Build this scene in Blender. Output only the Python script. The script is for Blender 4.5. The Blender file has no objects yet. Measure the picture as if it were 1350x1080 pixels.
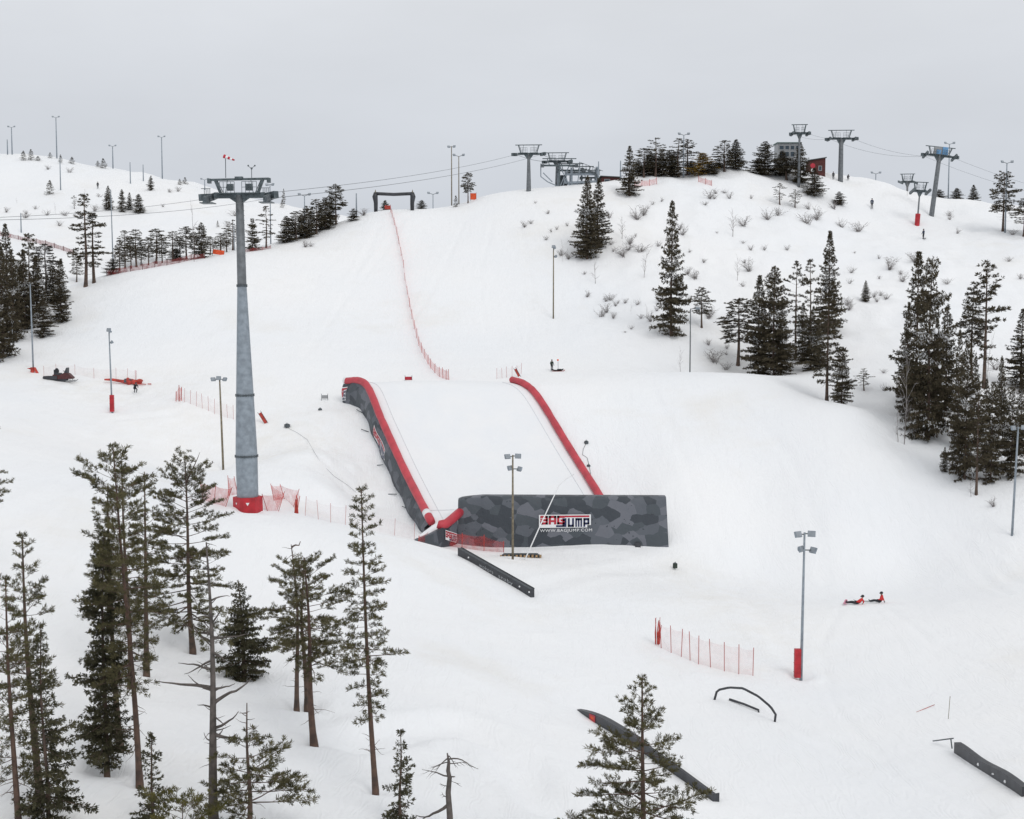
import bpy, bmesh, math, random
import numpy as np
from mathutils import Vector, Matrix

S = bpy.context.scene
C = S.collection
R = math.radians
PI = math.pi

# ---------------------------------------------------------------- camera
CAM_Z = 34.0                      # the drone hovers this high above the scene's zero level
FPX = 1800.0                      # focal length in pixels of the 1350 pixel wide photograph
PITCH = math.atan(140.0 / FPX)
cam_data = bpy.data.cameras.new("camera")
cam_data.sensor_width = 36.0
cam_data.sensor_fit = 'HORIZONTAL'
cam_data.lens = 36.0 * FPX / 1350.0
cam_data.clip_start = 0.5
cam_data.clip_end = 20000
cam = bpy.data.objects.new("camera", cam_data)
C.objects.link(cam)
cam.location = (0, 0, CAM_Z)
cam.rotation_euler = (PI / 2 - PITCH, 0, 0)
S.camera = cam

# ---------------------------------------------------------------- overcast sky
SUN_EL, SUN_AZ = R(42), R(150)
world = bpy.data.worlds.new("World")
S.world = world
world.use_nodes = True
wn, wl = world.node_tree.nodes, world.node_tree.links
wn.clear()
w_out = wn.new("ShaderNodeOutputWorld")
w_bg = wn.new("ShaderNodeBackground")
w_bg.inputs["Strength"].default_value = 0.1
w_sky = wn.new("ShaderNodeTexSky")
w_sky.sky_type = 'NISHITA'
w_sky.sun_disc = False
w_sky.sun_elevation = SUN_EL
w_sky.sun_rotation = SUN_AZ
w_hsv = wn.new("ShaderNodeHueSaturation")
w_hsv.inputs["Saturation"].default_value = 0.25
wl.new(w_sky.outputs[0], w_hsv.inputs["Color"])
w_tc = wn.new("ShaderNodeTexCoord")
w_sep = wn.new("ShaderNodeSeparateXYZ")
wl.new(w_tc.outputs["Generated"], w_sep.inputs[0])
w_ramp = wn.new("ShaderNodeValToRGB")           # a closed cloud deck: dimmer at the horizon than overhead
w_ramp.color_ramp.elements[0].position = 0.0
w_ramp.color_ramp.elements[0].color = (0.602, 0.644, 0.716, 1)
w_ramp.color_ramp.elements[1].position = 1.0
w_ramp.color_ramp.elements[1].color = (0.90, 0.90, 0.90, 1)
e = w_ramp.color_ramp.elements.new(0.22)
e.color = (0.76, 0.785, 0.826, 1)
wl.new(w_sep.outputs["Z"], w_ramp.inputs[0])
w_map = wn.new("ShaderNodeMapping")
w_map.inputs["Scale"].default_value = (1, 1, 3.0)
wl.new(w_tc.outputs["Generated"], w_map.inputs[0])
w_noise = wn.new("ShaderNodeTexNoise")
w_noise.inputs["Scale"].default_value = 3.5
w_noise.inputs["Detail"].default_value = 5
wl.new(w_map.outputs[0], w_noise.inputs["Vector"])
w_mr = wn.new("ShaderNodeMapRange")
w_mr.inputs["From Min"].default_value = 0.3
w_mr.inputs["From Max"].default_value = 0.7
w_mr.inputs["To Min"].default_value = 8.95
w_mr.inputs["To Max"].default_value = 9.95
wl.new(w_noise.outputs["Fac"], w_mr.inputs["Value"])
w_mul = wn.new("ShaderNodeVectorMath")
w_mul.operation = 'SCALE'
wl.new(w_ramp.outputs[0], w_mul.inputs[0])
wl.new(w_mr.outputs[0], w_mul.inputs["Scale"])
w_mix = wn.new("ShaderNodeMix")
w_mix.data_type = 'RGBA'
w_mix.inputs[0].default_value = 0.94
wl.new(w_hsv.outputs[0], w_mix.inputs[6])
wl.new(w_mul.outputs[0], w_mix.inputs[7])
wl.new(w_mix.outputs[2], w_bg.inputs[0])
wl.new(w_bg.outputs[0], w_out.inputs[0])

sun_data = bpy.data.lights.new("sun", 'SUN')
sun_data.energy = 0.8
sun_data.angle = R(25)
sun_data.color = (1.0, 0.97, 0.93)
sun = bpy.data.objects.new("sun", sun_data)
C.objects.link(sun)
sun.rotation_euler = (PI / 2 - SUN_EL, 0, PI - SUN_AZ)

S.view_settings.view_transform = 'Standard'
S.view_settings.look = 'None'
S.view_settings.exposure = 0.0
S.view_settings.gamma = 1.0
S.cycles.max_bounces = 6
S.cycles.transparent_max_bounces = 24

# ---------------------------------------------------------------- where the photograph's points lie in the place
SA, CA = math.sin(PITCH), math.cos(PITCH)
def ray(X, Y):
    u, v = (X - 675.0) / FPX, (540.0 - Y) / FPX
    return np.array([u, CA + v * SA, -SA + v * CA])
def pt(X, Y, d):
    """The point seen at photograph pixel X, Y at d metres along the view axis."""
    r = ray(X, Y)
    return np.array([r[0] * d, r[1] * d, r[2] * d + CAM_Z])

CTRL = [
 # near ground
 (-60,1120,54),(0,1080,58),(150,1080,60),(300,1080,62),(480,1080,64),(590,1080,66),(700,1080,70),(850,1080,74),(950,1080,78),(1100,1080,80),(1350,1080,76),
 (180,1030,66),(490,1040,68.5),(945,1060,80),(1350,1045,80),(410,980,76),(150,960,72),(600,960,84),(760,935,98),(1000,950,100),(1230,972,94),
 (325,890,92),(250,850,97),(80,900,80),(1056,893,112),(930,885,112),(865,850,118),(600,880,97),(1250,900,108),(1350,900,105),
 (700,787,127),(608,730,138),(400,780,112),(150,760,103),(0,760,98),(870,790,130),(1120,797,132),(1350,790,125),
 # the crest below the lift tower and the foot of the airbag
 (327,676,124),(250,670,124),(430,690,130),(550,713,140),(676,736,143),(780,731,146.3),(880,730,148),(730,732,146),(830,730,147.2),(640,733,145),(700,735,145),(150,650,122),(0,640,120),
 # right of the airbag
 (900,700,151),(1000,740,150),(1000,650,158),(1000,560,168),(1000,510,178),(900,620,160),(1100,700,150),(1100,620,157),(1190,600,160),(1250,660,150),(1333,706,142),(1200,740,146),(1350,740,138),
 (850,590,166),(870,650,156.8),
 # left of the airbag
 (293,618,166),(400,650,150),(430,640,152),(430,600,162),(400,560,174),
 # plateau and jump
 (560,499,188),(620,499,188),(680,499,188),(740,490,195),(650,470,205),(820,491,189),(900,491,188),(940,491,188),(1010,496,184),(1060,520,176),(1095,539,168),(1130,541,168),
 (970,493,201),(1010,495,196),(900,493,201),(1055,472,204),(1100,532,178),
 # run-in slope
 (730,420,225),(530,400,228),(545,440,215),(520,330,252),(515,277,275),(545,276,277),(600,272,278),(640,258,278),(700,251,276),(740,247,278),(790,243,278),
 (700,300,255),(700,360,240),(600,360,240),(600,300,262),(800,330,245),(800,420,222),(800,470,205),(880,445,212),
 # right knoll
 (1000,400,225),(1000,300,258),(1000,228,285),(900,233,283),(830,238,280),(1050,227,290),(1110,231,300),(1150,241,305),(1200,256,310),(1260,263,312),(1350,277,312),
 (1150,300,270),(1150,400,222),(1250,330,255),(1350,330,252),(1225,285,282),(1250,400,222),(1300,480,195),(1225,577,166),(1160,500,185),(1270,640,152),(1190,585,165),(1350,560,170),
 # left slope and its ridge
 (440,308,262),(490,280,275),(380,322,256),(285,337,250),(165,357,240),(115,378,232),(70,430,215),(15,470,200),(45,490,192),(146,543,180),(100,510,188),(200,520,186),(300,450,205),(300,400,222),(400,400,224),(400,480,195),(250,530,180),(30,560,160),(0,520,175),(100,600,145),(0,580,140),(220,400,222),
 # far hill across the hollow
 (20,201,430),(75,208,430),(150,222,430),(215,233,430),(270,245,430),(330,263,430),(400,274,430),(470,288,430),(75,260,380),(200,280,370),(50,310,340),(200,322,330),(120,338,312),(330,312,350),(430,292,370),(0,240,400),
]
P = [pt(*c) for c in CTRL]
# hollow behind the left ridge, ground falling away behind every skyline
for X, d, z in [(165,268,4),(285,290,5),(380,300,8),(60,262,-1),(440,300,12),
                (20,520,30),(215,520,24),(400,500,14),(540,310,14),(640,320,16),(760,325,18),(900,335,19),(1050,345,20),(1200,360,17),(1350,360,14),
                (540,400,5),(900,420,5),(1350,430,3)]:
    u = (X - 675.0) / FPX
    P.append(np.array([u * d, d, z + CAM_Z]))
for d, zl, zr in [(56,-20,-28),(90,-18,-27),(125,-14,-24),(160,-12,-17),(200,-6,-8),(250,4,8),(310,10,18),(430,42,4)]:
    P.append(np.array([-0.62 * d, d, zl + CAM_Z])); P.append(np.array([0.62 * d, d, zr + CAM_Z]))
P += [np.array([x, 20.0, z + CAM_Z]) for x, z in ((-60,-24),(0,-26),(60,-29))]
P += [np.array([x, y, CAM_Z + z]) for x, y, z in ((-500,700,5),(0,700,-5),(500,700,-5),(-500,200,-5),(500,200,-12),(-500,-200,-30),(500,-200,-34))]

# airbag rails: (pixel, pixel, distance) of the surface under each rail, from the back to the front
RAIL_L = [pt(*p) for p in ((456,507,181),(482,511,177),(504,560,169.5),(535,628,160.5),(569,694,150.5))]
RAIL_R = [pt(*p) for p in ((674,505,181),(692,511,178),(711,530,174.5),(750,594,166),(792,661,156.5),(809,693,151.5))]
for i, p in enumerate(RAIL_L):
    P.append(p + np.array([-1.6, 0, (-2.6, -2.9, -2.7, -2.4, -1.0)[i]]))
    P.append(p + np.array([-5.0, -0.5, (-2.9, -3.2, -3.0, -2.9, -1.5)[i]]))
for p in RAIL_R[1:5]:
    P.append(p + np.array([1.2, 0, -0.15])); P.append(p + np.array([4.0, 0.6, -0.1]))
for a, b in ((1, 2), (2, 3), (3, 4)):
    P.append((RAIL_L[a] + RAIL_R[b]) / 2 + np.array([0, 0, -2.0]))
P = np.array(P)

SC = 100.0
def _phi(r2):
    return 0.5 * r2 * np.log(np.maximum(r2, 1e-12))
def _fit(P, lam=2e-4):
    xy, z = P[:, :2] / SC, P[:, 2]
    n = len(z)
    K = _phi(((xy[:, None] - xy[None]) ** 2).sum(-1)) + lam * np.eye(n)
    Q = np.hstack([np.ones((n, 1)), xy])
    A = np.block([[K, Q], [Q.T, np.zeros((3, 3))]])
    return xy, np.linalg.solve(A, np.concatenate([z, np.zeros(3)]))
TPS_XY, TPS_W = _fit(P)

def vnoise(x, y, seed=0):
    """smooth value noise on the plane, about -1 to 1"""
    xi, yi = np.floor(x), np.floor(y)
    fx, fy = x - xi, y - yi
    fx, fy = fx * fx * (3 - 2 * fx), fy * fy * (3 - 2 * fy)
    def h(a, b):
        v = np.sin(a * 127.1 + b * 311.7 + seed * 74.7) * 43758.5453
        return (v - np.floor(v)) * 2 - 1
    return (h(xi, yi) * (1 - fx) + h(xi + 1, yi) * fx) * (1 - fy) + (h(xi, yi + 1) * (1 - fx) + h(xi + 1, yi + 1) * fx) * fy

def sstep(a, b, v):
    t = np.clip((v - a) / (b - a), 0, 1)
    return t * t * (3 - 2 * t)

def ground(x, y):
    x, y = np.atleast_1d(np.asarray(x, float)), np.atleast_1d(np.asarray(y, float))
    sh = x.shape
    x, y = x.ravel(), y.ravel()
    z = np.empty(len(x))
    # outside the surveyed area the ground keeps the level of the area's rim and sinks slowly
    xc = np.clip(x, -0.9 * np.clip(y, 60, 520) , 0.75 * np.clip(y, 60, 520)); yc = np.clip(y, 15, 620)
    for i in range(0, len(x), 20000):
        q = np.stack([xc[i:i + 20000], yc[i:i + 20000]], 1) / SC
        r2 = ((q[:, None] - TPS_XY[None]) ** 2).sum(-1)
        z[i:i + 20000] = _phi(r2) @ TPS_W[:-3] + TPS_W[-3] + q @ TPS_W[-2:]
    out = np.hypot(x - xc, y - yc)
    z -= np.minimum(out * 0.05, 60)
    # lumpy, shrub-grown snow on the right knoll and the far hill; smooth groomed runs elsewhere
    X = 675 + FPX * x / np.maximum(y, 10)
    rough = sstep(190, 225, y) * sstep(720, 800, X) + sstep(285, 320, y) * sstep(520, 440, X) * 0.8 + sstep(110, 85, y) * sstep(560, 420, X) * 0.45
    rough = np.clip(rough, 0, 1)
    z += rough * (0.60 * vnoise(x / 9, y / 12, 1) + 0.42 * vnoise(x / 4, y / 5, 2) + 0.20 * vnoise(x / 1.8, y / 2.2, 3))
    near = sstep(330, 250, y)
    z += (1 - rough) * near * (0.10 * vnoise(x / 14, y / 17, 4) + 0.035 * vnoise(x / 3.1, y / 3.7, 5))
    # trampled snow left of the airbag
    tr = np.exp(-(((X - 440) / 70) ** 2 + ((y - 163) / 16) ** 2))
    z += tr * 0.22 * vnoise(x / 1.6, y / 1.9, 6)
    return z.reshape(sh)

def gz(x, y):
    return float(ground(x, y)[0])

_TS = np.concatenate([np.arange(40, 330, 0.5), np.arange(330, 640, 1.0)])
def at(X, Y):
    """first point of the ground seen at photograph pixel X, Y"""
    r = ray(X, Y)
    pz = CAM_Z + r[2] * _TS
    g = ground(r[0] * _TS, r[1] * _TS)
    k = np.nonzero(pz < g)[0]
    if len(k) == 0:
        k = [int(np.argmin(pz - g))]
    k = k[0]
    t = _TS[k]
    if k > 0:
        a, b = _TS[k - 1], _TS[k]
        for _ in range(10):
            m = (a + b) / 2
            if CAM_Z + r[2] * m < gz(r[0] * m, r[1] * m): b = m
            else: a = m
        t = (a + b) / 2
    x, y = r[0] * t, r[1] * t
    return Vector((x, y, gz(x, y)))
def atd(X, d):
    """the ground at column X of the photograph, d metres out"""
    x = (X - 675.0) / FPX * d
    y = d
    for _ in range(4):
        z = gz(x, y)
        y = (d + (z - CAM_Z) * SA) / CA
    return Vector((x, y, gz(x, y)))
def depth(p):
    return p[1] * CA - (p[2] - CAM_Z) * SA
def px(p):
    d = depth(p)
    return 675 + FPX * p[0] / d, 540 - FPX * (p[1] * SA + (p[2] - CAM_Z) * CA) / d
def height_to(p, Ytop):
    """height of a thing at p whose top shows at row Ytop"""
    v = (540.0 - Ytop) / FPX
    return p[1] * (-SA + v * CA) / (CA + v * SA) + CAM_Z - p[2]

# ---------------------------------------------------------------- materials
MATS = {}
def mat(name, col, rough=0.7, metal=0.0, spec=None, var=0.0, vscale=3.0, bump=0.0, bscale=20.0, col2=None, lo=0.35, hi=0.65):
    """procedural surface: two colours mixed by noise in the object's own space, optional fine bump"""
    m = bpy.data.materials.new(name); m.use_nodes = True
    n, l = m.node_tree.nodes, m.node_tree.links
    b = n["Principled BSDF"]
    b.inputs["Roughness"].default_value = rough
    b.inputs["Metallic"].default_value = metal
    if spec is not None: b.inputs["Specular IOR Level"].default_value = spec
    tc = n.new("ShaderNodeTexCoord")
    no = n.new("ShaderNodeTexNoise"); no.inputs["Scale"].default_value = vscale; no.inputs["Detail"].default_value = 4
    l.new(tc.outputs["Object"], no.inputs["Vector"])
    rp = n.new("ShaderNodeValToRGB")
    c2 = col2 if col2 else tuple(min(1, c * (1 + var)) for c in col)
    c1 = col if col2 else tuple(c * (1 - var) for c in col)
    rp.color_ramp.elements[0].position = lo; rp.color_ramp.elements[0].color = (*c1, 1)
    rp.color_ramp.elements[1].position = hi; rp.color_ramp.elements[1].color = (*c2, 1)
    l.new(no.outputs["Fac"], rp.inputs[0]); l.new(rp.outputs[0], b.inputs["Base Color"])
    if bump:
        nb = n.new("ShaderNodeTexNoise"); nb.inputs["Scale"].default_value = bscale; nb.inputs["Detail"].default_value = 6
        l.new(tc.outputs["Object"], nb.inputs["Vector"])
        bp = n.new("ShaderNodeBump"); bp.inputs["Strength"].default_value = bump; bp.inputs["Distance"].default_value = 0.05
        l.new(nb.outputs["Fac"], bp.inputs["Height"]); l.new(bp.outputs[0], b.inputs["Normal"])
    MATS[name] = m
    return m

M_STEEL = mat("galvanised_steel", (0.27, 0.31, 0.35), 0.55, 0.3, var=0.16, vscale=2.1, bump=0.2)
M_STEELD = mat("dark_steel", (0.085, 0.10, 0.11), 0.5, 0.3, var=0.3, vscale=4)
M_WOODP = mat("weathered_wood", (0.20, 0.17, 0.12), 0.85, var=0.3, vscale=3, bump=0.3)
M_PALLET = mat("pallet_wood", (0.36, 0.24, 0.13), 0.85, var=0.35, vscale=5)
M_RED = mat("red_vinyl", (0.50, 0.045, 0.065), 0.5, var=0.14, vscale=0.8, bump=0.25, bscale=2.5)
M_REDP = mat("red_padding", (0.42, 0.016, 0.026), 0.55, var=0.2, vscale=1.5)
M_REDT = mat("faded_red_fabric", (0.42, 0.05, 0.035), 0.7, var=0.3, vscale=2)
M_ORANGE = mat("orange_fabric", (0.75, 0.10, 0.03), 0.7, var=0.15)
M_WHITE = mat("white_vinyl", (0.80, 0.81, 0.82), 0.5, var=0.02)
M_BLUE = mat("navy_print", (0.015, 0.022, 0.085), 0.5, var=0.1)
M_PRINTR = mat("red_print", (0.45, 0.02, 0.04), 0.5, var=0.1)
M_RAIL = mat("black_plastic", (0.035, 0.038, 0.045), 0.45, var=0.3, vscale=1.5)
M_LAMP = mat("grey_lamp_glass", (0.30, 0.33, 0.36), 0.3, 0.2, var=0.1)
M_BARK = mat("pine_bark", (0.065, 0.050, 0.043), 0.95, col2=(0.135, 0.088, 0.066), vscale=2.5, bump=0.6, bscale=9)
M_BARKR = mat("reddish_pine_bark", (0.068, 0.047, 0.039), 0.95, col2=(0.135, 0.083, 0.062), vscale=2.2, bump=0.6, bscale=9)
M_DEAD = mat("dead_grey_wood", (0.075, 0.066, 0.06), 0.95, col2=(0.14, 0.12, 0.11), vscale=3, bump=0.4)
M_TWIG = mat("bare_twigs", (0.15, 0.135, 0.13), 0.95, col2=(0.34, 0.32, 0.315), vscale=1.2)
M_PINE = mat("pine_needles", (0.052, 0.050, 0.024), 0.8, spec=0.15, col2=(0.150, 0.136, 0.070), vscale=1.6)
M_PINEY = mat("yellowish_pine_needles", (0.060, 0.062, 0.020), 0.8, spec=0.15, col2=(0.13, 0.115, 0.040), vscale=1.6)
M_SPRUCE = mat("spruce_needles", (0.043, 0.043, 0.025), 0.85, spec=0.15, col2=(0.110, 0.103, 0.060), vscale=1.3)
M_FARP = mat("hillside_needles", (0.048, 0.042, 0.028), 0.9, spec=0.1, col2=(0.120, 0.101, 0.067), vscale=4)
M_GOLD = mat("golden_needles", (0.17, 0.105, 0.025), 0.8, spec=0.1, col2=(0.36, 0.24, 0.05), vscale=4)
M_GREYP = mat("greyish_needles", (0.055, 0.052, 0.050), 0.9, spec=0.1, col2=(0.115, 0.105, 0.098), vscale=4)
M_JACKR = mat("red_jacket", (0.60, 0.03, 0.03), 0.75, var=0.12, vscale=8)
M_DARKC = mat("dark_clothes", (0.02, 0.022, 0.028), 0.8, var=0.25, vscale=8)
M_GREENC = mat("dark_green_clothes", (0.03, 0.045, 0.035), 0.8, var=0.25, vscale=8)
M_BLUEC = mat("dark_blue_clothes", (0.035, 0.05, 0.085), 0.8, var=0.25, vscale=8)
M_SKIN = mat("skin", (0.45, 0.27, 0.2), 0.6, var=0.05)
M_PINK = mat("pink_board", (0.62, 0.22, 0.32), 0.5, var=0.1)
M_HUT = mat("dark_red_boards", (0.085, 0.025, 0.022), 0.85, var=0.25, vscale=2)
M_ROOF = mat("dark_roofing", (0.05, 0.06, 0.06), 0.8, var=0.2)
M_GREENR = mat("green_roof_sheet", (0.10, 0.15, 0.14), 0.7, var=0.1)
M_GLASS = mat("dark_window_glass", (0.03, 0.05, 0.07), 0.15, var=0.2)
M_MAROON = mat("dark_maroon_plastic", (0.075, 0.018, 0.018), 0.5, var=0.3, vscale=3)
M_SEAM = mat("pale_seam_cord", (0.66, 0.68, 0.71), 0.7, var=0.1)
M_FRAME = mat("pale_frame_paint", (0.30, 0.31, 0.32), 0.6, var=0.05)
M_SKYBLUE = mat("blue_panel", (0.13, 0.30, 0.52), 0.5, var=0.15)
M_CABLE = mat("steel_rope", (0.12, 0.13, 0.14), 0.5, 0.3)

def make_net(name, col, a):
    """open mesh netting: thin red cords with mostly air between them"""
    m = bpy.data.materials.new(name); m.use_nodes = True
    n, l = m.node_tree.nodes, m.node_tree.links
    b = n["Principled BSDF"]; b.inputs["Base Color"].default_value = (*col, 1); b.inputs["Roughness"].default_value = 0.8
    tc = n.new("ShaderNodeTexCoord"); no = n.new("ShaderNodeTexNoise")
    no.inputs["Scale"].default_value = 1.6; no.inputs["Detail"].default_value = 3
    l.new(tc.outputs["Object"], no.inputs["Vector"])
    mr = n.new("ShaderNodeMapRange")
    mr.inputs["From Min"].default_value = 0.3; mr.inputs["From Max"].default_value = 0.7
    mr.inputs["To Min"].default_value = a * 0.55; mr.inputs["To Max"].default_value = a * 1.5
    l.new(no.outputs["Fac"], mr.inputs["Value"]); l.new(mr.outputs[0], b.inputs["Alpha"])
    return m
M_NET = make_net("red_netting", (0.55, 0.06, 0.06), 0.10)
M_NETD = make_net("dense_red_netting", (0.58, 0.045, 0.04), 0.32)
M_NETB = make_net("dark_brownish_netting", (0.22, 0.035, 0.035), 0.5)
M_NETF = make_net("faded_netting", (0.45, 0.14, 0.14), 0.06)
M_POSTF = mat("faded_red_posts", (0.42, 0.12, 0.11), 0.8)
M_HEADS = mat("grey_green_steel", (0.095, 0.118, 0.128), 0.5, 0.3, var=0.3, vscale=3)
M_SHAFTU = mat("matt_grey_steel", (0.165, 0.178, 0.19), 0.6, 0.3, var=0.2, vscale=2)

def camo_mat():
    m = bpy.data.materials.new("grey_camouflage_fabric"); m.use_nodes = True
    n, l = m.node_tree.nodes, m.node_tree.links
    b = n["Principled BSDF"]; b.inputs["Roughness"].default_value = 0.6
    tc = n.new("ShaderNodeTexCoord")
    mp = n.new("ShaderNodeMapping"); mp.inputs["Scale"].default_value = (0.72, 0.72, 0.95)
    l.new(tc.outputs["Object"], mp.inputs[0])
    wn_ = n.new("ShaderNodeTexNoise"); wn_.inputs["Scale"].default_value = 2.2; wn_.inputs["Detail"].default_value = 2
    l.new(mp.outputs[0], wn_.inputs["Vector"])
    ad = n.new("ShaderNodeMix"); ad.data_type = 'RGBA'; ad.blend_type = 'LINEAR_LIGHT'; ad.inputs[0].default_value = 0.11
    l.new(mp.outputs[0], ad.inputs[6]); l.new(wn_.outputs["Color"], ad.inputs[7])
    v = n.new("ShaderNodeTexVoronoi"); v.inputs["Scale"].default_value = 1.0; v.inputs["Randomness"].default_value = 0.85
    l.new(ad.outputs[2], v.inputs["Vector"])
    sp = n.new("ShaderNodeSeparateColor"); l.new(v.outputs["Color"], sp.inputs[0])
    rp = n.new("ShaderNodeValToRGB"); rp.color_ramp.interpolation = 'CONSTANT'
    el = rp.color_ramp.elements
    el[0].position = 0; el[0].color = (0.042, 0.051, 0.063, 1)
    el[1].position = 0.3; el[1].color = (0.064, 0.077, 0.090, 1)
    x = el.new(0.55); x.color = (0.098, 0.110, 0.130, 1)
    x = el.new(0.8); x.color = (0.138, 0.147, 0.172, 1)
    l.new(sp.outputs[0], rp.inputs[0])
    w2 = n.new("ShaderNodeTexNoise"); w2.inputs["Scale"].default_value = 2.2; w2.inputs["Detail"].default_value = 2
    l.new(tc.outputs["Object"], w2.inputs["Vector"])
    r2 = n.new("ShaderNodeValToRGB")
    r2.color_ramp.elements[0].position = 0.70; r2.color_ramp.elements[0].color = (0, 0, 0, 1)
    r2.color_ramp.elements[1].position = 0.71; r2.color_ramp.elements[1].color = (1, 1, 1, 1)
    l.new(w2.outputs["Fac"], r2.inputs[0])
    mx = n.new("ShaderNodeMix"); mx.data_type = 'RGBA'; mx.inputs[7].default_value = (0.040, 0.047, 0.058, 1)
    l.new(r2.outputs[0], mx.inputs[0]); l.new(rp.outputs[0], mx.inputs[6]); l.new(mx.outputs[2], b.inputs["Base Color"])
    nb = n.new("ShaderNodeTexNoise"); nb.inputs["Scale"].default_value = 1.3
    l.new(tc.outputs["Object"], nb.inputs["Vector"])
    bp = n.new("ShaderNodeBump"); bp.inputs["Strength"].default_value = 0.35; bp.inputs["Distance"].default_value = 0.3
    l.new(nb.outputs["Fac"], bp.inputs["Height"]); l.new(bp.outputs[0], b.inputs["Normal"])
    return m
M_CAMO = camo_mat()

def snow_mat(name="snow", fabric=False):
    m = bpy.data.materials.new(name); m.use_nodes = True
    n, l = m.node_tree.nodes, m.node_tree.links
    b = n["Principled BSDF"]; b.inputs["Roughness"].default_value = 0.75; b.inputs["Specular IOR Level"].default_value = 0.2
    tc = n.new("ShaderNodeTexCoord")
    def noise(scale, detail=4, rough=0.55, vec=None):
        x = n.new("ShaderNodeTexNoise"); x.inputs["Scale"].default_value = scale; x.inputs["Detail"].default_value = detail; x.inputs["Roughness"].default_value = rough
        l.new(vec or tc.outputs["Object"], x.inputs["Vector"]); return x
    def ramp(src, p0, c0, p1, c1):
        r = n.new("ShaderNodeValToRGB")
        r.color_ramp.elements[0].position = p0; r.color_ramp.elements[0].color = (*c0, 1)
        r.color_ramp.elements[1].position = p1; r.color_ramp.elements[1].color = (*c1, 1)
        l.new(src, r.inputs[0]); return r
    if fabric:
        r = ramp(noise(0.25).outputs["Fac"], 0.35, (0.84, 0.862, 0.89), 0.65, (0.865, 0.878, 0.895))
        l.new(r.outputs[0], b.inputs["Base Color"])
        nb = noise(0.5, 3); bp = n.new("ShaderNodeBump"); bp.inputs["Strength"].default_value = 0.35; bp.inputs["Distance"].default_value = 0.3
        l.new(nb.outputs["Fac"], bp.inputs["Height"]); l.new(bp.outputs[0], b.inputs["Normal"])
        return m
    # clean snow, faintly bluer and faintly dustier in patches; worn yellowish grit where machines drive
    base = ramp(noise(0.035, 5).outputs["Fac"], 0.35, (0.868, 0.890, 0.918), 0.68, (0.900, 0.908, 0.920))
    dirt = ramp(noise(0.05, 8, 0.65).outputs["Fac"], 0.56, (0, 0, 0), 0.80, (1, 1, 1))
    mx = n.new("ShaderNodeMix"); mx.data_type = 'RGBA'; mx.inputs[7].default_value = (0.79, 0.765, 0.715, 1)
    ds = n.new("ShaderNodeMath"); ds.operation = 'MULTIPLY'; ds.inputs[1].default_value = 0.55
    wa = n.new("ShaderNodeAttribute"); wa.attribute_name = "wear"
    wx = n.new("ShaderNodeMath"); wx.operation = 'MULTIPLY'; wn2 = noise(0.45, 7, 0.7)
    wr_ = ramp(wn2.outputs["Fac"], 0.38, (0.1, 0.1, 0.1), 0.66, (1, 1, 1))
    l.new(wa.outputs["Fac"], wx.inputs[0]); l.new(wr_.outputs[0], wx.inputs[1])
    wsum = n.new("ShaderNodeMath"); wsum.operation = 'ADD'; wsum.use_clamp = True
    l.new(wx.outputs[0], wsum.inputs[0]); l.new(dirt.outputs[0], wsum.inputs[1])
    l.new(wsum.outputs[0], ds.inputs[0]); l.new(ds.outputs[0], mx.inputs[0]); l.new(base.outputs[0], mx.inputs[6])
    l.new(mx.outputs[2], b.inputs["Base Color"])
    # relief: wind ripples, machine-groomed lines, scattered ski and sled tracks
    mp = n.new("ShaderNodeMapping"); mp.inputs["Scale"].default_value = (1.0, 0.16, 0.3); mp.inputs["Rotation"].default_value = (0, 0, 0.25)
    l.new(tc.outputs["Object"], mp.inputs[0])
    lines = noise(1.3, 5, 0.6, mp.outputs[0])
    fine = noise(1.7, 6, 0.6)
    big = noise(0.16, 5, 0.55)
    mp2 = n.new("ShaderNodeMapping"); mp2.inputs["Scale"].default_value = (0.05, 0.012, 0.02); mp2.inputs["Rotation"].default_value = (0, 0, -0.35)
    l.new(tc.outputs["Object"], mp2.inputs[0])
    trk = n.new("ShaderNodeTexNoise"); trk.inputs["Scale"].default_value = 9; trk.inputs["Detail"].default_value = 2
    l.new(mp2.outputs[0], trk.inputs["Vector"])
    tr = n.new("ShaderNodeMath"); tr.operation = 'PINGPONG'; tr.inputs[1].default_value = 0.03
    l.new(trk.outputs["Fac"], tr.inputs[0])
    def addm(a, ka, c, kc):
        x = n.new("ShaderNodeMath"); x.operation = 'MULTIPLY'; x.inputs[1].default_value = ka; l.new(a, x.inputs[0])
        y = n.new("ShaderNodeMath"); y.operation = 'MULTIPLY_ADD'; y.inputs[1].default_value = kc; l.new(c, y.inputs[0]); l.new(x.outputs[0], y.inputs[2])
        return y.outputs[0]
    hgt = addm(lines.outputs["Fac"], 0.20, fine.outputs["Fac"], 0.16)
    hgt = addm(hgt, 1.0, big.outputs["Fac"], 1.5)
    hgt = addm(hgt, 1.0, tr.outputs[0], 2.0)
    bp = n.new("ShaderNodeBump"); bp.inputs["Strength"].default_value = 0.55; bp.inputs["Distance"].default_value = 0.5
    l.new(hgt, bp.inputs["Height"]); l.new(bp.outputs[0], b.inputs["Normal"])
    return m
M_SNOW = snow_mat()
M_BAGTOP = snow_mat("white_bag_fabric", True)

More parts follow.
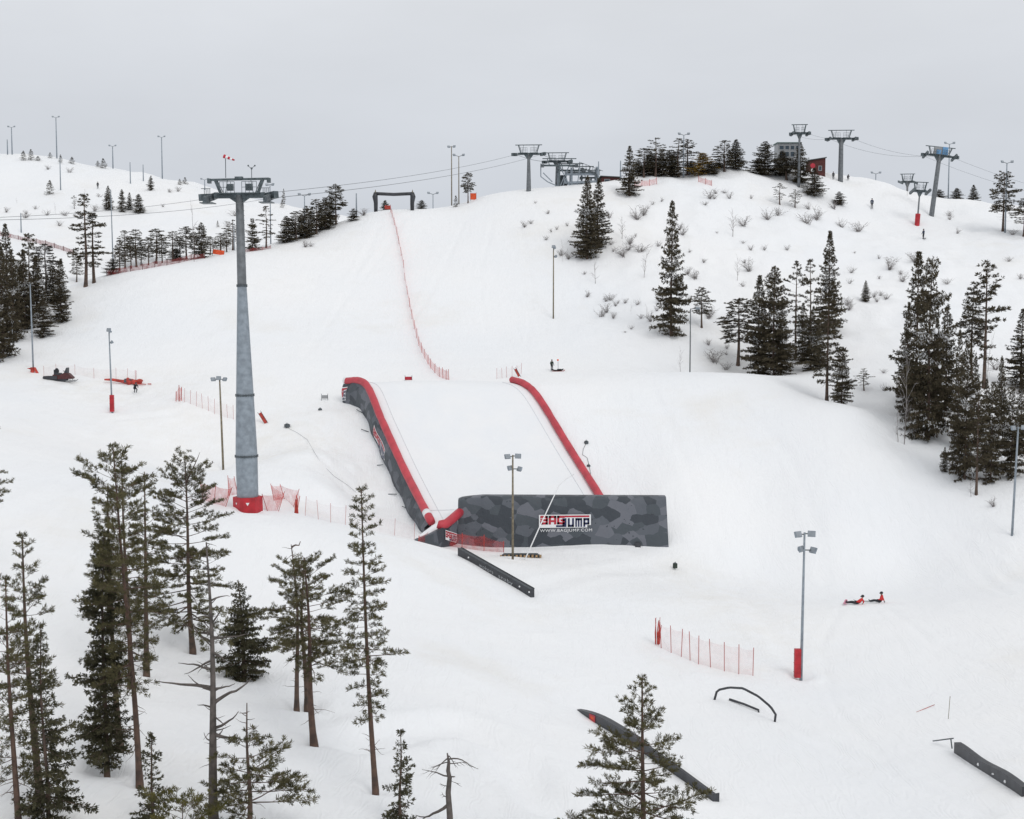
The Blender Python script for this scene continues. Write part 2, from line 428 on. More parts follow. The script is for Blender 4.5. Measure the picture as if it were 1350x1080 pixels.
# ---------------------------------------------------------------- mesh building
class MB:
    """collects shapes for ONE mesh object"""
    def __init__(s): s.v = []; s.f = []; s.m = []
    def add(s, vs, fs, mi=0):
        o = len(s.v); s.v += [tuple(float(c) for c in q) for q in vs]
        s.f += [tuple(i + o for i in f) for f in fs]; s.m += [mi] * len(fs)
    def tube(s, pts, rad, n=8, mi=0, cap=True):
        pts = [Vector(p) for p in pts]
        if not hasattr(rad, '__len__'): rad = [rad] * len(pts)
        vs, fs = [], []
        t0 = (pts[1] - pts[0]).normalized()
        ref = Vector((0, 0, 1)) if abs(t0.z) < 0.9 else Vector((1, 0, 0))
        for i, p in enumerate(pts):
            a = pts[max(i - 1, 0)]; b = pts[min(i + 1, len(pts) - 1)]
            t = (b - a).normalized()
            x = t.cross(ref).normalized(); y = x.cross(t)
            for k in range(n):
                an = 2 * PI * k / n + PI / n
                vs.append(p + (x * math.cos(an) + y * math.sin(an)) * rad[i])
        for i in range(len(pts) - 1):
            for k in range(n):
                fs.append((i * n + k, i * n + (k + 1) % n, (i + 1) * n + (k + 1) % n, (i + 1) * n + k))
        if cap:
            fs.append(tuple(range(n - 1, -1, -1))); fs.append(tuple((len(pts) - 1) * n + k for k in range(n)))
        s.add(vs, fs, mi)
    def box(s, c, size, rot=None, mi=0):
        c = Vector(c); hx, hy, hz = (q / 2 for q in size)
        vs = [Vector((x, y, z)) for x in (-hx, hx) for y in (-hy, hy) for z in (-hz, hz)]
        if rot is not None: vs = [rot @ q for q in vs]
        s.add([c + q for q in vs], [(0, 1, 3, 2), (4, 6, 7, 5), (0, 4, 5, 1), (2, 3, 7, 6), (0, 2, 6, 4), (1, 5, 7, 3)], mi)
    def beam(s, a, b, w, h, mi=0):
        """rectangular bar from a to b"""
        a, b = Vector(a), Vector(b); t = (b - a)
        L = t.length; t.normalize()
        ref = Vector((0, 0, 1)) if abs(t.z) < 0.95 else Vector((0, 1, 0))
        x = t.cross(ref).normalized(); y = x.cross(t)
        s.box((a + b) / 2, (w, L, h), Matrix((x, t, y)).transposed(), mi)
    def grid(s, G, mi=0):
        G = np.asarray(G); a, b = G.shape[:2]
        s.add(G.reshape(-1, 3), [(i * b + j, i * b + j + 1, (i + 1) * b + j + 1, (i + 1) * b + j) for i in range(a - 1) for j in range(b - 1)], mi)
    def prism(s, poly, y0, y1, mi=0):
        """outline in x, z pushed from y0 to y1"""
        n = len(poly)
        vs = [(x, y0, z) for x, z in poly] + [(x, y1, z) for x, z in poly]
        s.add(vs, [tuple(range(n)), tuple(range(2 * n - 1, n - 1, -1))] + [(i, n + i, n + (i + 1) % n, (i + 1) % n) for i in range(n)], mi)
    def ball(s, c, r, mi=0, n=8, m=6):
        r = (r, r, r) if not hasattr(r, '__len__') else r
        vs = [(c[0] + r[0] * math.sin(PI * i / m) * math.cos(2 * PI * k / n), c[1] + r[1] * math.sin(PI * i / m) * math.sin(2 * PI * k / n), c[2] + r[2] * math.cos(PI * i / m)) for i in range(m + 1) for k in range(n)]
        s.add(vs, [(i * n + k, (i + 1) * n + k, (i + 1) * n + (k + 1) % n, i * n + (k + 1) % n) for i in range(m) for k in range(n)], mi)
    def build(s, name, mats, parent=None, loc=(0, 0, 0), smooth=False):
        me = bpy.data.meshes.new(name)
        me.from_pydata(s.v, [], s.f)
        for q in (mats if isinstance(mats, (list, tuple)) else [mats]): me.materials.append(q)
        if any(s.m): me.polygons.foreach_set("material_index", s.m)
        if smooth: me.polygons.foreach_set("use_smooth", [True] * len(s.f))
        me.update()
        o = bpy.data.objects.new(name, me); C.objects.link(o); o.location = loc
        if parent is not None: o.parent = parent
        return o

def tag(o, label, cat, group=None, kind=None):
    if label: o['label'] = label
    if cat: o['category'] = cat
    if group: o['group'] = group
    if kind: o['kind'] = kind
    return o
def thing(name, loc, label, cat, group=None, rz=0.0):
    o = bpy.data.objects.new(name, None); C.objects.link(o)
    o.empty_display_size = 0.3
    o.location = loc; o.rotation_euler = (0, 0, rz)
    return tag(o, label, cat, group)
def dup(root, loc, label, group=None, rot=(0, 0, 0), scale=(1, 1, 1)):
    r = root.copy(); C.objects.link(r); r.location = loc; r.rotation_euler = rot; r.scale = scale
    if label: r['label'] = label
    if group: r['group'] = group
    for ch in list(root.children):
        c = ch.copy(); C.objects.link(c); c.parent = r
        for g in list(ch.children):
            d = g.copy(); C.objects.link(d); d.parent = c
    return r

# ---------------------------------------------------------------- snow-covered ground, one sheet to the horizon
def axis(core0, core1, step, mid0, mid1, far0, far1):
    def grow(s, x, ends, sign):
        out = []
        for end, ratio in ends:
            while sign * x < sign * end:
                s = min(s * ratio, 150); x += sign * s; out.append(x)
        return out
    a = list(np.arange(core0, core1 + step / 2, step))
    return np.array(grow(step, core0, ((mid0, 1.012), (far0, 1.12)), -1)[::-1] + a + grow(step, core1, ((mid1, 1.010), (far1, 1.12)), 1))
gx_ = axis(-50, 62, 0.42, -115, 125, -3500, 3500)
gy_ = axis(52, 190, 0.42, 30, 325, -500, 5000)
GX, GY = np.meshgrid(gx_, gy_)
GZ = ground(GX, GY)
# the small relief people and machines leave: ruts, ski tracks, wells round the near trunks, snow thrown against the airbag wall
RUTS = [([(100,507),(130,509),(160,513),(200,520),(240,529)],.5,.16),([(104,511),(134,513),(162,517),(200,525)],.4,.12),([(380,562),(400,575),(420,600),(440,620),(470,648)],.45,.16),([(395,558),(415,578),(440,603),(465,626),(490,655)],.4,.14),
        ([(350,556),(300,547),(250,546),(205,532)],.6,.14),([(1185,598),(1212,640),(1250,690),(1300,735),(1348,770)],.5,.12),([(1175,600),(1200,640),(1235,688),(1285,740),(1330,785)],.5,.12),([(1200,604),(1228,645),(1268,690),(1320,728)],.45,.10),
        ([(470,985),(540,962),(600,958),(650,975),(690,1010),(712,1065)],1.5,.5),([(600,1000),(640,1030),(670,1078)],.5,.12),([(560,985),(620,1010),(660,1050)],.5,.10),([(700,775),(780,755),(850,748),(905,742),(960,772),(1010,818),(1040,862)],1.3,.16),
        ([(540,425),(585,352),(610,296)],.5,.10),([(690,468),(702,380),(684,290)],.5,.10),([(430,430),(468,362),(498,300)],.55,.10),([(400,470),(450,400),(500,340),(530,290)],.6,.10),([(640,440),(632,360),(650,290)],.45,.10),([(820,470),(770,400),(730,320),(700,265)],.5,.10),
        ([(330,345),(400,362),(470,392)],.8,.12),([(330,372),(410,395),(470,430)],.8,.12),([(760,800),(850,850),(990,930),(1150,1010),(1300,1075)],.5,.10),([(1110,802),(1080,850),(1100,930),(1180,1020)],.35,.10),([(1165,800),(1230,850),(1330,890)],.35,.10),
        ([(560,740),(600,800),(640,880),(720,950)],.5,.09),([(0,600),(80,580),(150,552),(230,545)],.8,.16),([(0,690),(90,640),(200,610),(280,630)],.9,.14),([(1000,240),(1110,262),(1160,290),(1215,322),(1320,380)],.7,.10),([(960,520),(1040,600),(1080,700),(1090,770)],.6,.10),([(860,515),(900,600),(930,690),(960,760)],.6,.10)]
DZ = np.zeros(GX.size); fx_, fy_ = GX.ravel(), GY.ravel()
for pl_, w_, dep_ in RUTS:
    q = [at(*p) for p in pl_]
    best = np.full(GX.size, 1e9); sel_all = np.zeros(GX.size, bool)
    for a, b in zip(q[:-1], q[1:]):
        m_ = 4 * w_
        k = np.nonzero((fx_ > min(a.x, b.x) - m_) & (fx_ < max(a.x, b.x) + m_) & (fy_ > min(a.y, b.y) - m_) & (fy_ < max(a.y, b.y) + m_))[0]
        ax_, ay_, bx_, by_ = a.x, a.y, b.x - a.x, b.y - a.y
        wob = .5 * w_ * vnoise(fx_[k] / 3.3, fy_[k] / 3.9, 21)
        t_ = np.clip(((fx_[k] - ax_) * bx_ + (fy_[k] - ay_) * by_) / (bx_ * bx_ + by_ * by_), 0, 1)
        best[k] = np.minimum(best[k], np.hypot(fx_[k] - ax_ - t_ * bx_, fy_[k] - ay_ - t_ * by_) + wob)
    DZ += dep_ * (-np.exp(-(best / w_) ** 2) + .45 * np.exp(-((best - 1.7 * w_) / (.7 * w_)) ** 2))
for X, Y in ((184,1034),(193,889),(141,1020),(158,985),(172,906),(254,858),(321,894),(391,936),(414,984),(405,932),(495,1042),(53,1052),(1056,893),(327,674),(676,737),(294,619),(148,543)):
    q = at(X, Y); r2 = (fx_ - q.x) ** 2 + (fy_ - q.y) ** 2
    k = r2 < 36
    DZ[k] += -.30 * np.exp(-r2[k] / .45) + .16 * np.exp(-(np.sqrt(r2[k]) - 1.5) ** 2 / .5) * (.6 + .6 * vnoise(fx_[k] * .9, fy_[k] * .9, 31))
qa, qb = pt(606, 722, 148.2), pt(878, 724, 148.2)
k = (fx_ > qa[0] - 2) & (fx_ < qb[0] + 2) & (np.abs(fy_ - qa[1]) < 5)
DZ[k] += (.07 + .08 * vnoise(fx_[k] / 1.7, fy_[k] / 1.7, 41)) * np.exp(-((fy_[k] - qa[1] + .9) / .8) ** 2)
lump = np.exp(-((fx_ - at(430, 600).x) / 9) ** 2 - ((fy_ - at(430, 600).y) / 15) ** 2) + .8 * np.exp(-((fx_ - at(160, 520).x) / 14) ** 2 - ((fy_ - at(160, 520).y) / 7) ** 2)
DZ += lump * (.10 * vnoise(fx_ / .9, fy_ / 1.0, 51) + .06 * vnoise(fx_ / .45, fy_ / .5, 52))
GZ = GZ + DZ.reshape(GZ.shape)
nx_, ny_ = len(gx_), len(gy_)
me = bpy.data.meshes.new("snow_slope")
V = np.stack([GX.ravel(), GY.ravel(), GZ.ravel()], 1)
ii = np.arange(nx_ * ny_).reshape(ny_, nx_)
Q = np.stack([ii[:-1, :-1].ravel(), ii[:-1, 1:].ravel(), ii[1:, 1:].ravel(), ii[1:, :-1].ravel()], 1)
me.vertices.add(len(V)); me.vertices.foreach_set("co", V.ravel())
me.loops.add(Q.size); me.loops.foreach_set("vertex_index", Q.ravel())
me.polygons.add(len(Q)); me.polygons.foreach_set("loop_start", np.arange(0, Q.size, 4)); me.polygons.foreach_set("loop_total", np.full(len(Q), 4))
me.polygons.foreach_set("use_smooth", np.ones(len(Q), bool))
me.update(); me.validate()
me.materials.append(M_SNOW)
wear = np.zeros(len(V))
for X, Y, rx, ry, k in ((150, 512, 14, 7, .9), (250, 560, 14, 12, .6), (350, 590, 10, 14, .7), (420, 590, 6, 14, .6), (950, 790, 9, 10, .75), (1010, 830, 6, 10, .6), (460, 640, 5, 8, .5), (640, 735, 16, 3.5, .45), (200, 508, 4, 3, .8), (1040, 870, 6, 5, .5), (780, 260, 14, 8, .35)):
    q = at(X, Y); wear = np.maximum(wear, k * np.exp(-((V[:, 0] - q.x) / rx) ** 2 - ((V[:, 1] - q.y) / ry) ** 2))
wat = me.attributes.new("wear", 'FLOAT', 'POINT'); wat.data.foreach_set("value", wear)
snow = bpy.data.objects.new("snow_slope", me); C.objects.link(snow)
snow['kind'] = 'structure'

# ---------------------------------------------------------------- airbag landing
def lerp(a, b, t): return a + (b - a) * t
def path_at(P_, t):
    k = min(int(t), len(P_) - 2)
    return lerp(P_[k], P_[k + 1], t - k)
def smooth_path(P_, n):
    P_ = np.array(P_); m = len(P_)
    out = []
    for t in np.linspace(0, m - 1 - 1e-9, n):
        k = int(t); u = t - k
        p0, p1, p2, p3 = P_[max(k - 1, 0)], P_[k], P_[k + 1], P_[min(k + 2, m - 1)]
        out.append(0.5 * (2 * p1 + (p2 - p0) * u + (2 * p0 - 5 * p1 + 4 * p2 - p3) * u * u + (3 * p1 - p0 - 3 * p2 + p3) * u ** 3))
    return np.array(out)

bag_at = Vector(atd(700, 150))
airbag = thing("landing_airbag", bag_at, "huge inflated jump airbag on the slope, white landing surface, red side tubes, grey camouflage walls", "airbag")
B0 = np.array(bag_at)
n_l = 46
EL, ER = smooth_path(RAIL_L, n_l) - B0, smooth_path(RAIL_R, n_l) - B0
# white landing surface, quilted a little between its seams
NU = 40
G = np.zeros((n_l, NU, 3))
for i in range(n_l):
    for j in range(NU):
        u = j / (NU - 1)
        p = lerp(EL[i], ER[i], u)
        g = gz(p[0] + B0[0], p[1] + B0[1]) - B0[2]
        z = p[2] + 0.35 * math.sin(PI * u) ** 0.5 + 0.035 * abs(math.sin(PI * u * 9)) + 0.06 * float(vnoise(np.array([u * 7.0]), np.array([i * 0.17]), 9)[0])
        if 0.02 < u < 0.98: z = max(z, g + 0.12)
        G[i, j] = (p[0], p[1], z)
mb = MB(); mb.grid(G); mb.build("landing_surface", M_BAGTOP, airbag, smooth=True)
# sewn seams of the landing surface
def seam(pts):
    mb = MB(); mb.tube([G[i, j] + np.array((0, 0, .02)) for i, j in pts], .03, 5); mb.build("seam", M_SEAM, airbag, smooth=True)
seam([(i, 3) for i in range(3, n_l)]); seam([(i, 36) for i in range(3, n_l)])
seam([(41, j) for j in range(1, NU - 1)])
# red side tubes
TR = 0.47
def tube_r(n, e0=0.75, e1=0.9, TR=TR): return [TR * (e0 if i == 0 else e1 if i == n - 1 else (0.93 if i % 9 == 4 else 1.0) + 0.025 * math.sin(i * 1.9)) for i in range(n)]
mb = MB(); pl = EL + np.array([0, 0, 0.45]); mb.tube(list(pl), tube_r(n_l), 14)
lt = mb.build("side_tube", M_RED, airbag, smooth=True)
mb = MB(); mb.tube([pl[0] + np.array((-.1, 0, .03)), pl[1] + np.array((0, 0, .03))], 0.485, 14); mb.build("white_patch", M_WHITE, lt, smooth=True)
mb = MB(); mb.tube([pl[-4], pl[-3]], 0.485, 14); mb.build("white_patch", M_WHITE, lt, smooth=True)
mb = MB(); pr = ER + np.array([0, 0, 0.45]); mb.tube(list(pr), tube_r(n_l, TR=.44), 14); mb.build("side_tube", M_RED, airbag, smooth=True)
# camouflage wall under the left tube
GL = np.zeros((n_l, 7, 3))
for i in range(n_l):
    t = i / (n_l - 1)
    e = EL[i]
    for k in range(7):
        w = k / 6
        bulge = 0.30 * math.sin(PI * min(1, w * 1.15)) + 0.10 * math.sin(i * 1.1 + k)
        fall = 3.3 if t < .85 else lerp(3.3, 1.3, (t - .85) / .15)
        GL[i, k] = (e[0] - 0.25 - bulge - 0.40 * w, e[1] - 0.15 * bulge, e[2] + 0.35 - fall * w)
GL[0, :, 0] += 0.2
mb = MB(); mb.grid(GL)
# rear corner closes the wall off
c0 = GL[0]; Gc = np.array([[c0[k] + np.array([0.0 + 1.6 * s, 1.4 * s, 0.12 * s]) + np.array([-0.35 * math.sin(PI * s), 0, 0]) for k in range(7)] for s in np.linspace(0, 1, 6)])
mb.grid(Gc)
side_wall = mb.build("side_wall", M_CAMO, airbag, smooth=True)

# front wall: a tall inflated block across the foot of the landing
def wall_pt(X, Y, d): return pt(X, Y, d) - B0
d_f = 149.0
xl, xr = wall_pt(604, 700, d_f), wall_pt(878, 700, d_f)
ztopl, ztopm, ztopr = wall_pt(604, 659, d_f)[2], wall_pt(700, 654, d_f)[2], wall_pt(872, 655, d_f)[2]
nw = 60; rows = []
for i in range(nw):
    t = i / (nw - 1)
    x = lerp(xl[0], xr[0], t); zt = ztopl + (ztopm - ztopl) * min(1, t / 0.12) ** 0.5 if t < .12 else lerp(ztopm, ztopr, (t - .12) / .88)
    zb = -3.6
    seam = 0.05 * abs(math.sin(PI * t * 10))
    y0 = xl[1]
    r = 0.28 + 0.1 * math.sin(i * .7)
    prof = []
    H = zt - zb
    for w in np.linspace(0, 1, 15):
        zz = zb + (H - 0.35) * w
        bul = 0.32 * math.sin(PI * w) + seam + 0.05 * float(vnoise(np.array([t * 12]), np.array([w * 4]), 12)[0])
        shift = -0.22 * (1 - w) * (1 if t > .97 else 0) * 0
        prof.append((x + 0.45 * (1 - w) * max(0, (t - .9) / .1) , y0 - bul, zz))
    for a in np.linspace(0.2, 1, 5):
        an = a * PI / 2
        prof.append((x, y0 + 0.5 * (1 - math.cos(an)) , zt - 0.35 + 0.35 * math.sin(an)))
    prof += [(x, y0 + 1.6, zt), (x, y0 + 2.0, zt - .3), (x, y0 + 2.1, zb)]
    rows.append(prof)
G = np.array(rows)
mb = MB(); mb.grid(G)
n_p = G.shape[1]
for r in (0, nw - 1):
    vs = [tuple(q) for q in G[r]]; mb.add(vs, [tuple(range(n_p))])
front = mb.build("front_wall", M_CAMO, airbag, smooth=False)
for p_ in front.data.polygons: p_.use_smooth = len(p_.vertices) == 4
# three small tie-down gaps and a valve opening along the wall's foot
for X in (716, 776, 805, 858):
    mb = MB(); mb.box(wall_pt(X, 727, d_f - .5), (0.3, 0.3, 0.45)); mb.build("tie_down", M_STEELD, front)
mb = MB(); mb.box(wall_pt(841, 719, d_f - .42), (0.6, 0.12, 0.6)); mb.build("valve_flap", M_RAIL, front)

# printed lettering: block letters on a white backing
GLY = {'B': [(0, .74, 1, 1), (.25, .38, 1, .62), (0, 0, 1, .26), (.70, 0, 1, 1), (0, 0, .28, .48), (0, .52, .28, .68)],
       'A': [(0, .74, 1, 1), (0, 0, .30, 1), (.70, 0, 1, 1), (.30, .26, .70, .5)],
       'G': [(0, .74, 1, 1), (0, 0, .30, 1), (0, 0, 1, .26), (.70, 0, 1, .58), (.45, .36, 1, .58)],
       'J': [(.60, 0, 1, 1), (0, 0, .8, .22)],
       'U': [(0, 0, .32, 1), (.68, 0, 1, 1), (0, 0, 1, .26)],
       'M': [(0, 0, .24, 1), (.38, 0, .62, 1), (.76, 0, 1, 1), (0, .74, 1, 1)],
       'P': [(0, 0, .32, 1), (0, .74, 1, 1), (.68, .26, 1, 1), (0, .26, 1, .5)]}
def put_rects(mb, rects, f, lift, mi, nu=3, nv=2):
    """rectangles of the print laid on the surface f(u, v, lift)"""
    for (a, b, c, d) in rects:
        mb.grid([[f(lerp(a, c, i / nu), lerp(b, d, j / nv), lift) for i in range(nu + 1)] for j in range(nv + 1)], mi)
def logo(name, f, parent):
    mb = MB()
    put_rects(mb, [(0, .02, .93, 1), (.93, .2, 1, 1)], f, 0.0, 0, 8, 4)
    w = .148
    for k, ch in enumerate("BAG"):
        put_rects(mb, [(.025 + k * .162 + a * w, .27 + b * .66, .025 + k * .162 + c * w, .27 + d * .66) for a, b, c, d in GLY[ch]], f, .012 + .002 * k, 1)
    put_rects(mb, [(.40, .80, .97, .93)], f, .02, 1)
    for q, (x0, ww, ch) in enumerate(((.33, .20, 'J'), (.555, .12, 'U'), (.70, .13, 'M'), (.855, .115, 'P'))):
        put_rects(mb, [(x0 + a * ww, .07 + b * .66, x0 + c * ww, .07 + d * .66) for a, b, c, d in GLY[ch]], f, .012 + .001 * q, 2)
    return mb.build(name, [M_WHITE, M_PRINTR, M_BLUE], parent)
def plane_f(o, ex, ez, en):
    o, ex, ez, en = (np.array(q, float) for q in (o, ex, ez, en))
    return lambda u, v, lift: o + ex * u + ez * v + en * lift
def text_mesh(name, txt, o, ex, ez, material, parent, spacing=1.0):
    """lettering laid out along ex (full width) with letter height ez"""
    cu = bpy.data.curves.new(name, 'FONT'); cu.body = txt; cu.size = 1; cu.space_character = spacing
    ob = bpy.data.objects.new(name, cu); C.objects.link(ob)
    bpy.context.view_layer.update()
    me_ = bpy.data.meshes.new_from_object(ob.evaluated_get(bpy.context.evaluated_depsgraph_get()))
    bpy.data.objects.remove(ob); bpy.data.curves.remove(cu)
    n = len(me_.vertices); co = np.zeros(n * 3); me_.vertices.foreach_get("co", co); co = co.reshape(-1, 3)
    w = co[:, 0].max() - co[:, 0].min(); h = co[:, 1].max()
    o, ex, ez = np.array(o), np.array(ex), np.array(ez)
    new = o + ((co[:, 0] - co[:, 0].min()) / w)[:, None] * ex + (co[:, 1] / h)[:, None] * ez
    me_.vertices.foreach_set("co", new.ravel()); me_.materials.clear(); me_.materials.append(material); me_.update()
    r = bpy.data.objects.new(name, me_); C.objects.link(r); r.parent = parent
    return r
lo = wall_pt(710.5, 696, d_f - .5); hi = wall_pt(779, 678.3, d_f - .5)
lo[1] = hi[1] = d_f - B0[1] * 0 - .5
def flat(X, Y, y): 
    r = ray(X, Y); k = y / r[1]
    return np.array([r[0] * k, y, r[2] * k + CAM_Z]) - B0
yw = d_f + B0[1] - .62 - 0.0
# wall_pt depth is along the view axis: find the wall's real y from its mesh
yw = float(G[nw // 2, 3:12, 1].min() + B0[1]) - 0.12
a, b, c = flat(710.5, 696.5, yw), flat(779, 695.8, yw), flat(710.5, 679, yw)
logo("printed_logo", plane_f(a, b - a, (0, 0, c[2] - a[2]), (0, -1, 0)), front)
a, b, c = flat(712, 701.6, yw), flat(780.5, 700.6, yw), flat(712, 697.9, yw)
text_mesh("printed_lettering", "WWW.BAGJUMP.COM", a, b - a, (0, 0, c[2] - a[2]), M_WHITE, front, 1.15)

# low wing closing the left corner, with its red roll and print
tops = [(603.5, 679), (594, 688), (584, 695.5), (574, 701), (562, 707), (546, 713.5)]
mb = MB(); Tp, Bt = [], []
for X, Y in tops:
    t = (603.5 - X) / 57.5
    p = flat(X, Y, yw + 0.3 - 7.0 * t ** .8); q = p.copy(); q[2] = -4.2
    Tp.append(p); Bt.append(q)
yo = np.array([0, 1.2, 0])
mb.grid([Bt, Tp]); mb.grid([Tp, [p + yo for p in Tp]])
wing = mb.build("corner_wing", M_CAMO, airbag)
mb = MB(); mb.tube([Tp[0] + np.array((.3, .4, .3)), Tp[1] + np.array((0, .3, .12)), lerp(Tp[1], Tp[2], .6) + np.array((0, .25, .12)), Tp[2] + np.array((-.35, .25, .22)), Tp[2] + np.array((-.6, .25, .3))], [.5, .5, .5, .5, .42], 12)
mb.build("red_roll", M_RED, wing, smooth=True)
a, b, c = flat(587.5, 711.5, yw - 2.25), flat(602.5, 716, yw - .25), flat(587.5, 698.5, yw - 2.25)
a[1] -= .12; b[1] -= .12
logo("printed_logo", plane_f(a, b - a, (0, 0, c[2] - a[2]), (0, -1, 0)), wing)
# white fabric tail lying over the corner between tube and wing
mb = MB()
e0 = [flat(571, 692, yw + 1.6), flat(560, 700, yw - 1.5), flat(546, 711, yw - 5.6)]
e1 = [flat(604, 677, yw + 1.4), flat(580, 697, yw - .6), flat(556, 709.5, yw - 4.6)]
rows = [[lerp(p, q, s) + np.array((0, 0, .10 * math.sin(PI * s))) for s in np.linspace(0, 1, 6)] for p, q in zip(smooth_path(e0, 9), smooth_path(e1, 9))]
mb.grid(rows); mb.grid([rows[-1], [p - np.array((0, 0, .8)) for p in rows[-1]]]); mb.grid([[r[0] for r in rows], [r[0] - np.array((0, 0, 1.2)) for r in rows]])
mb.build("fabric_tail", M_BAGTOP, airbag, smooth=True)
# prints on the left wall
def wall_f(i0, i1, k0, k1):
    def f(u, v, lift):
        i, k = lerp(i0, i1, u), lerp(k1, k0, v)
        a_, b_ = min(int(i), n_l - 2), min(int(k), 5)
        fi, fk = i - a_, k - b_
        p = lerp(lerp(GL[a_, b_], GL[a_ + 1, b_], fi), lerp(GL[a_, b_ + 1], GL[a_ + 1, b_ + 1], fi), fk)
        n_ = np.cross(GL[a_ + 1, b_] - GL[a_, b_], GL[a_, b_ + 1] - GL[a_, b_]); n_ /= np.linalg.norm(n_)
        if n_[0] > 0: n_ = -n_
        return p + n_ * (.03 + lift)
    return f
logo("printed_logo", wall_f(21, 27, 2.0, 4.9), side_wall)
logo("printed_logo", wall_f(0.3, 4.2, 1.3, 4.6), side_wall)

# ---------------------------------------------------------------- red pad, tow hooks, cords beside the bag
def place(o, p): o.location = p; return o
# ---------------------------------------------------------------- floodlight poles
def lamp_head(c, aim, size=0.62):
    mb = MB(); rot = Matrix.Rotation(aim[0], 3, 'Z') @ Matrix.Rotation(aim[1], 3, 'X')
    mb.box(c, (size, 0.18, size * .8), rot, 0); mb.box(Vector(c) + rot @ Vector((0, -0.1, 0)), (size * .9, 0.03, size * .7), rot, 1)
    mb.box(Vector(c) + rot @ Vector((0, 0.16, 0)), (size * .45, 0.16, size * .4), rot, 0)
    return mb
def floodlight(p, top, label, style, r=0.13, pole=None, lean=0.0, pad=None, group="floodlight poles along the runs"):
    t = thing("floodlight_pole", p, label, "floodlight", group)
    h = top
    lx = lean * h
    P0 = lambda z: Vector((lx * z / h, 0, z))
    mb = MB(); mb.tube([(0, 0, -.6), P0(h * .5), P0(h)], [r, r * .85, r * .62], 8); mb.build("pole", pole or M_STEEL, t, smooth=True)
    heads = {'quad': [(-.55, h - .15, .5, -.35), (.55, h - .1, -.3, -.2), (-.3, h - 1.35, .9, -.35), (.7, h - 1.45, -1.0, -.45)],
             'pair': [(-.55, h - .1, .5, -.4), (.55, h - .05, -.5, -.4)],
             'tri': [(-.75, h - .1, .6, -.5), (-.1, h + .05, 0, -.4), (.65, h - .1, -.6, -.5)],
             'side': [(.15, h - .1, -1.2, -.3), (.35, h - 1.5, -1.2, -.4), (.0, h + .1, -.4, -.3)],
             'tee': [(-.95, h + .25, .4, -.6), (.95, h + .25, -.4, -.6)],
             'arm': [(1.0, h + .1, 0, -.9)], 'none': []}[style]
    mb = MB()
    for x, z, a_, b_ in heads:
        zz = min(z, h - .08)
        mb.tube([P0(zz), Vector((lx + x, -.08, z))], .05, 6)
    if heads: mb.tube([P0(min(min(q[1] for q in heads), h - .1)), P0(h - .02)], .06, 6)
    if heads: mb.build("lamp_bracket", M_STEELD, t)
    for x, z, a_, b_ in heads:
        lamp_head((lx + x, -.12, z), (a_, b_), .62 if style == 'quad' else .56).build("lamp", [M_STEEL, M_LAMP], t)
    if pad:
        x0, wd, hh = pad
        mb = MB(); mb.box((x0, -.05, hh / 2 + .02), (wd, wd * .9, hh))
        for k in range(3): mb.box((x0, -.05, hh * (k + .6) / 3.2), (wd + .04, wd * .9 + .04, .06), mi=1)
        mb.build("safety_pad", [M_REDP, M_REDP], t)
    return t
def fl(X, Yb, Yt, label, style, **k):
    d_ = k.pop('d', None); p = atd(X, d_) if d_ else at(X, Yb)
    return floodlight(p, height_to(p, Yt), label, style, **k)
fl(1056, 893, 702, "tall floodlight pole with four lamps and a red pad, right of the red netting fence", 'quad', lean=.008, pad=(-.32, .5, 2.35))
fl(676, 737, 600, "weathered floodlight pole with four lamps standing before the grey airbag wall", 'quad', pole=M_WOODP, r=.14)
fl(294.5, 619, 499, "yellowish wooden floodlight pole just left of the big lift tower's shaft", 'tri', pole=M_WOODP, r=.14, lean=-.025)
fl(148, 543, 436, "leaning floodlight pole with red padded foot near the red netting heap", 'side', lean=-.018, pad=(0, .5, 2.2), r=.12)
fl(44, 489, 374, "floodlight pole on red foot rising before the dark trees at left edge", 'none', r=.12, lean=-.01)
fl(729.5, 420, 326, "lone yellowish floodlight pole in the middle of the upper run", 'side', pole=M_WOODP, r=.13)
fl(909.5, 491, 407, "thin dark floodlight pole behind the groomed mound, lamp arm bent right", 'arm', d=197, pole=M_STEELD, r=.1)
fl(595.5, 271, 193, "tallest wooden pole on the crest right of the black start gate", 'pair', pole=M_WOODP, r=.14)
fl(605, 268, 206, "double armed wooden floodlight beside the tallest crest pole", 'tee', pole=M_WOODP, r=.13)
fl(571, 277, 256, "short double lamp post showing above the crest right of the start gate", 'tee', d=300, r=.13)
fl(1334, 706, 563, "floodlight pole at the right edge in front of brown spruces", 'pair', lean=.03, r=.13)
fl(1325, 307, 215, "double armed floodlight rising above the pine at the far right skyline", 'tee', r=.16)
fl(1250, 262, 190, "double armed floodlight just right of the blue paneled lift tower", 'tee', d=309, r=.15)
fl(901, 235, 178, "double armed lamp post standing among the dark trees of the hilltop", 'tee', d=284, r=.15)
fl(1154, 244, 229, "small double lamp post peeking over the hilltop right of the skier", 'tee', d=325, r=.15)
fl(357, 329, 243, "thin floodlight pole rising behind the big lift tower's right arm", 'pair', d=259, r=.12)
fl(402, 314, 258, "floodlight pole sticking out of the pine thicket on the left ridge", 'tee', d=261, r=.13)
fl(149.5, 361, 250, "tall thin pole beside the tall twin pines on the left ridge", 'none', d=239, r=.11, lean=-.01)
fl(309, 331, 295, "short bare pole before the orange sheet on the left ridge", 'none', d=262, r=.1)
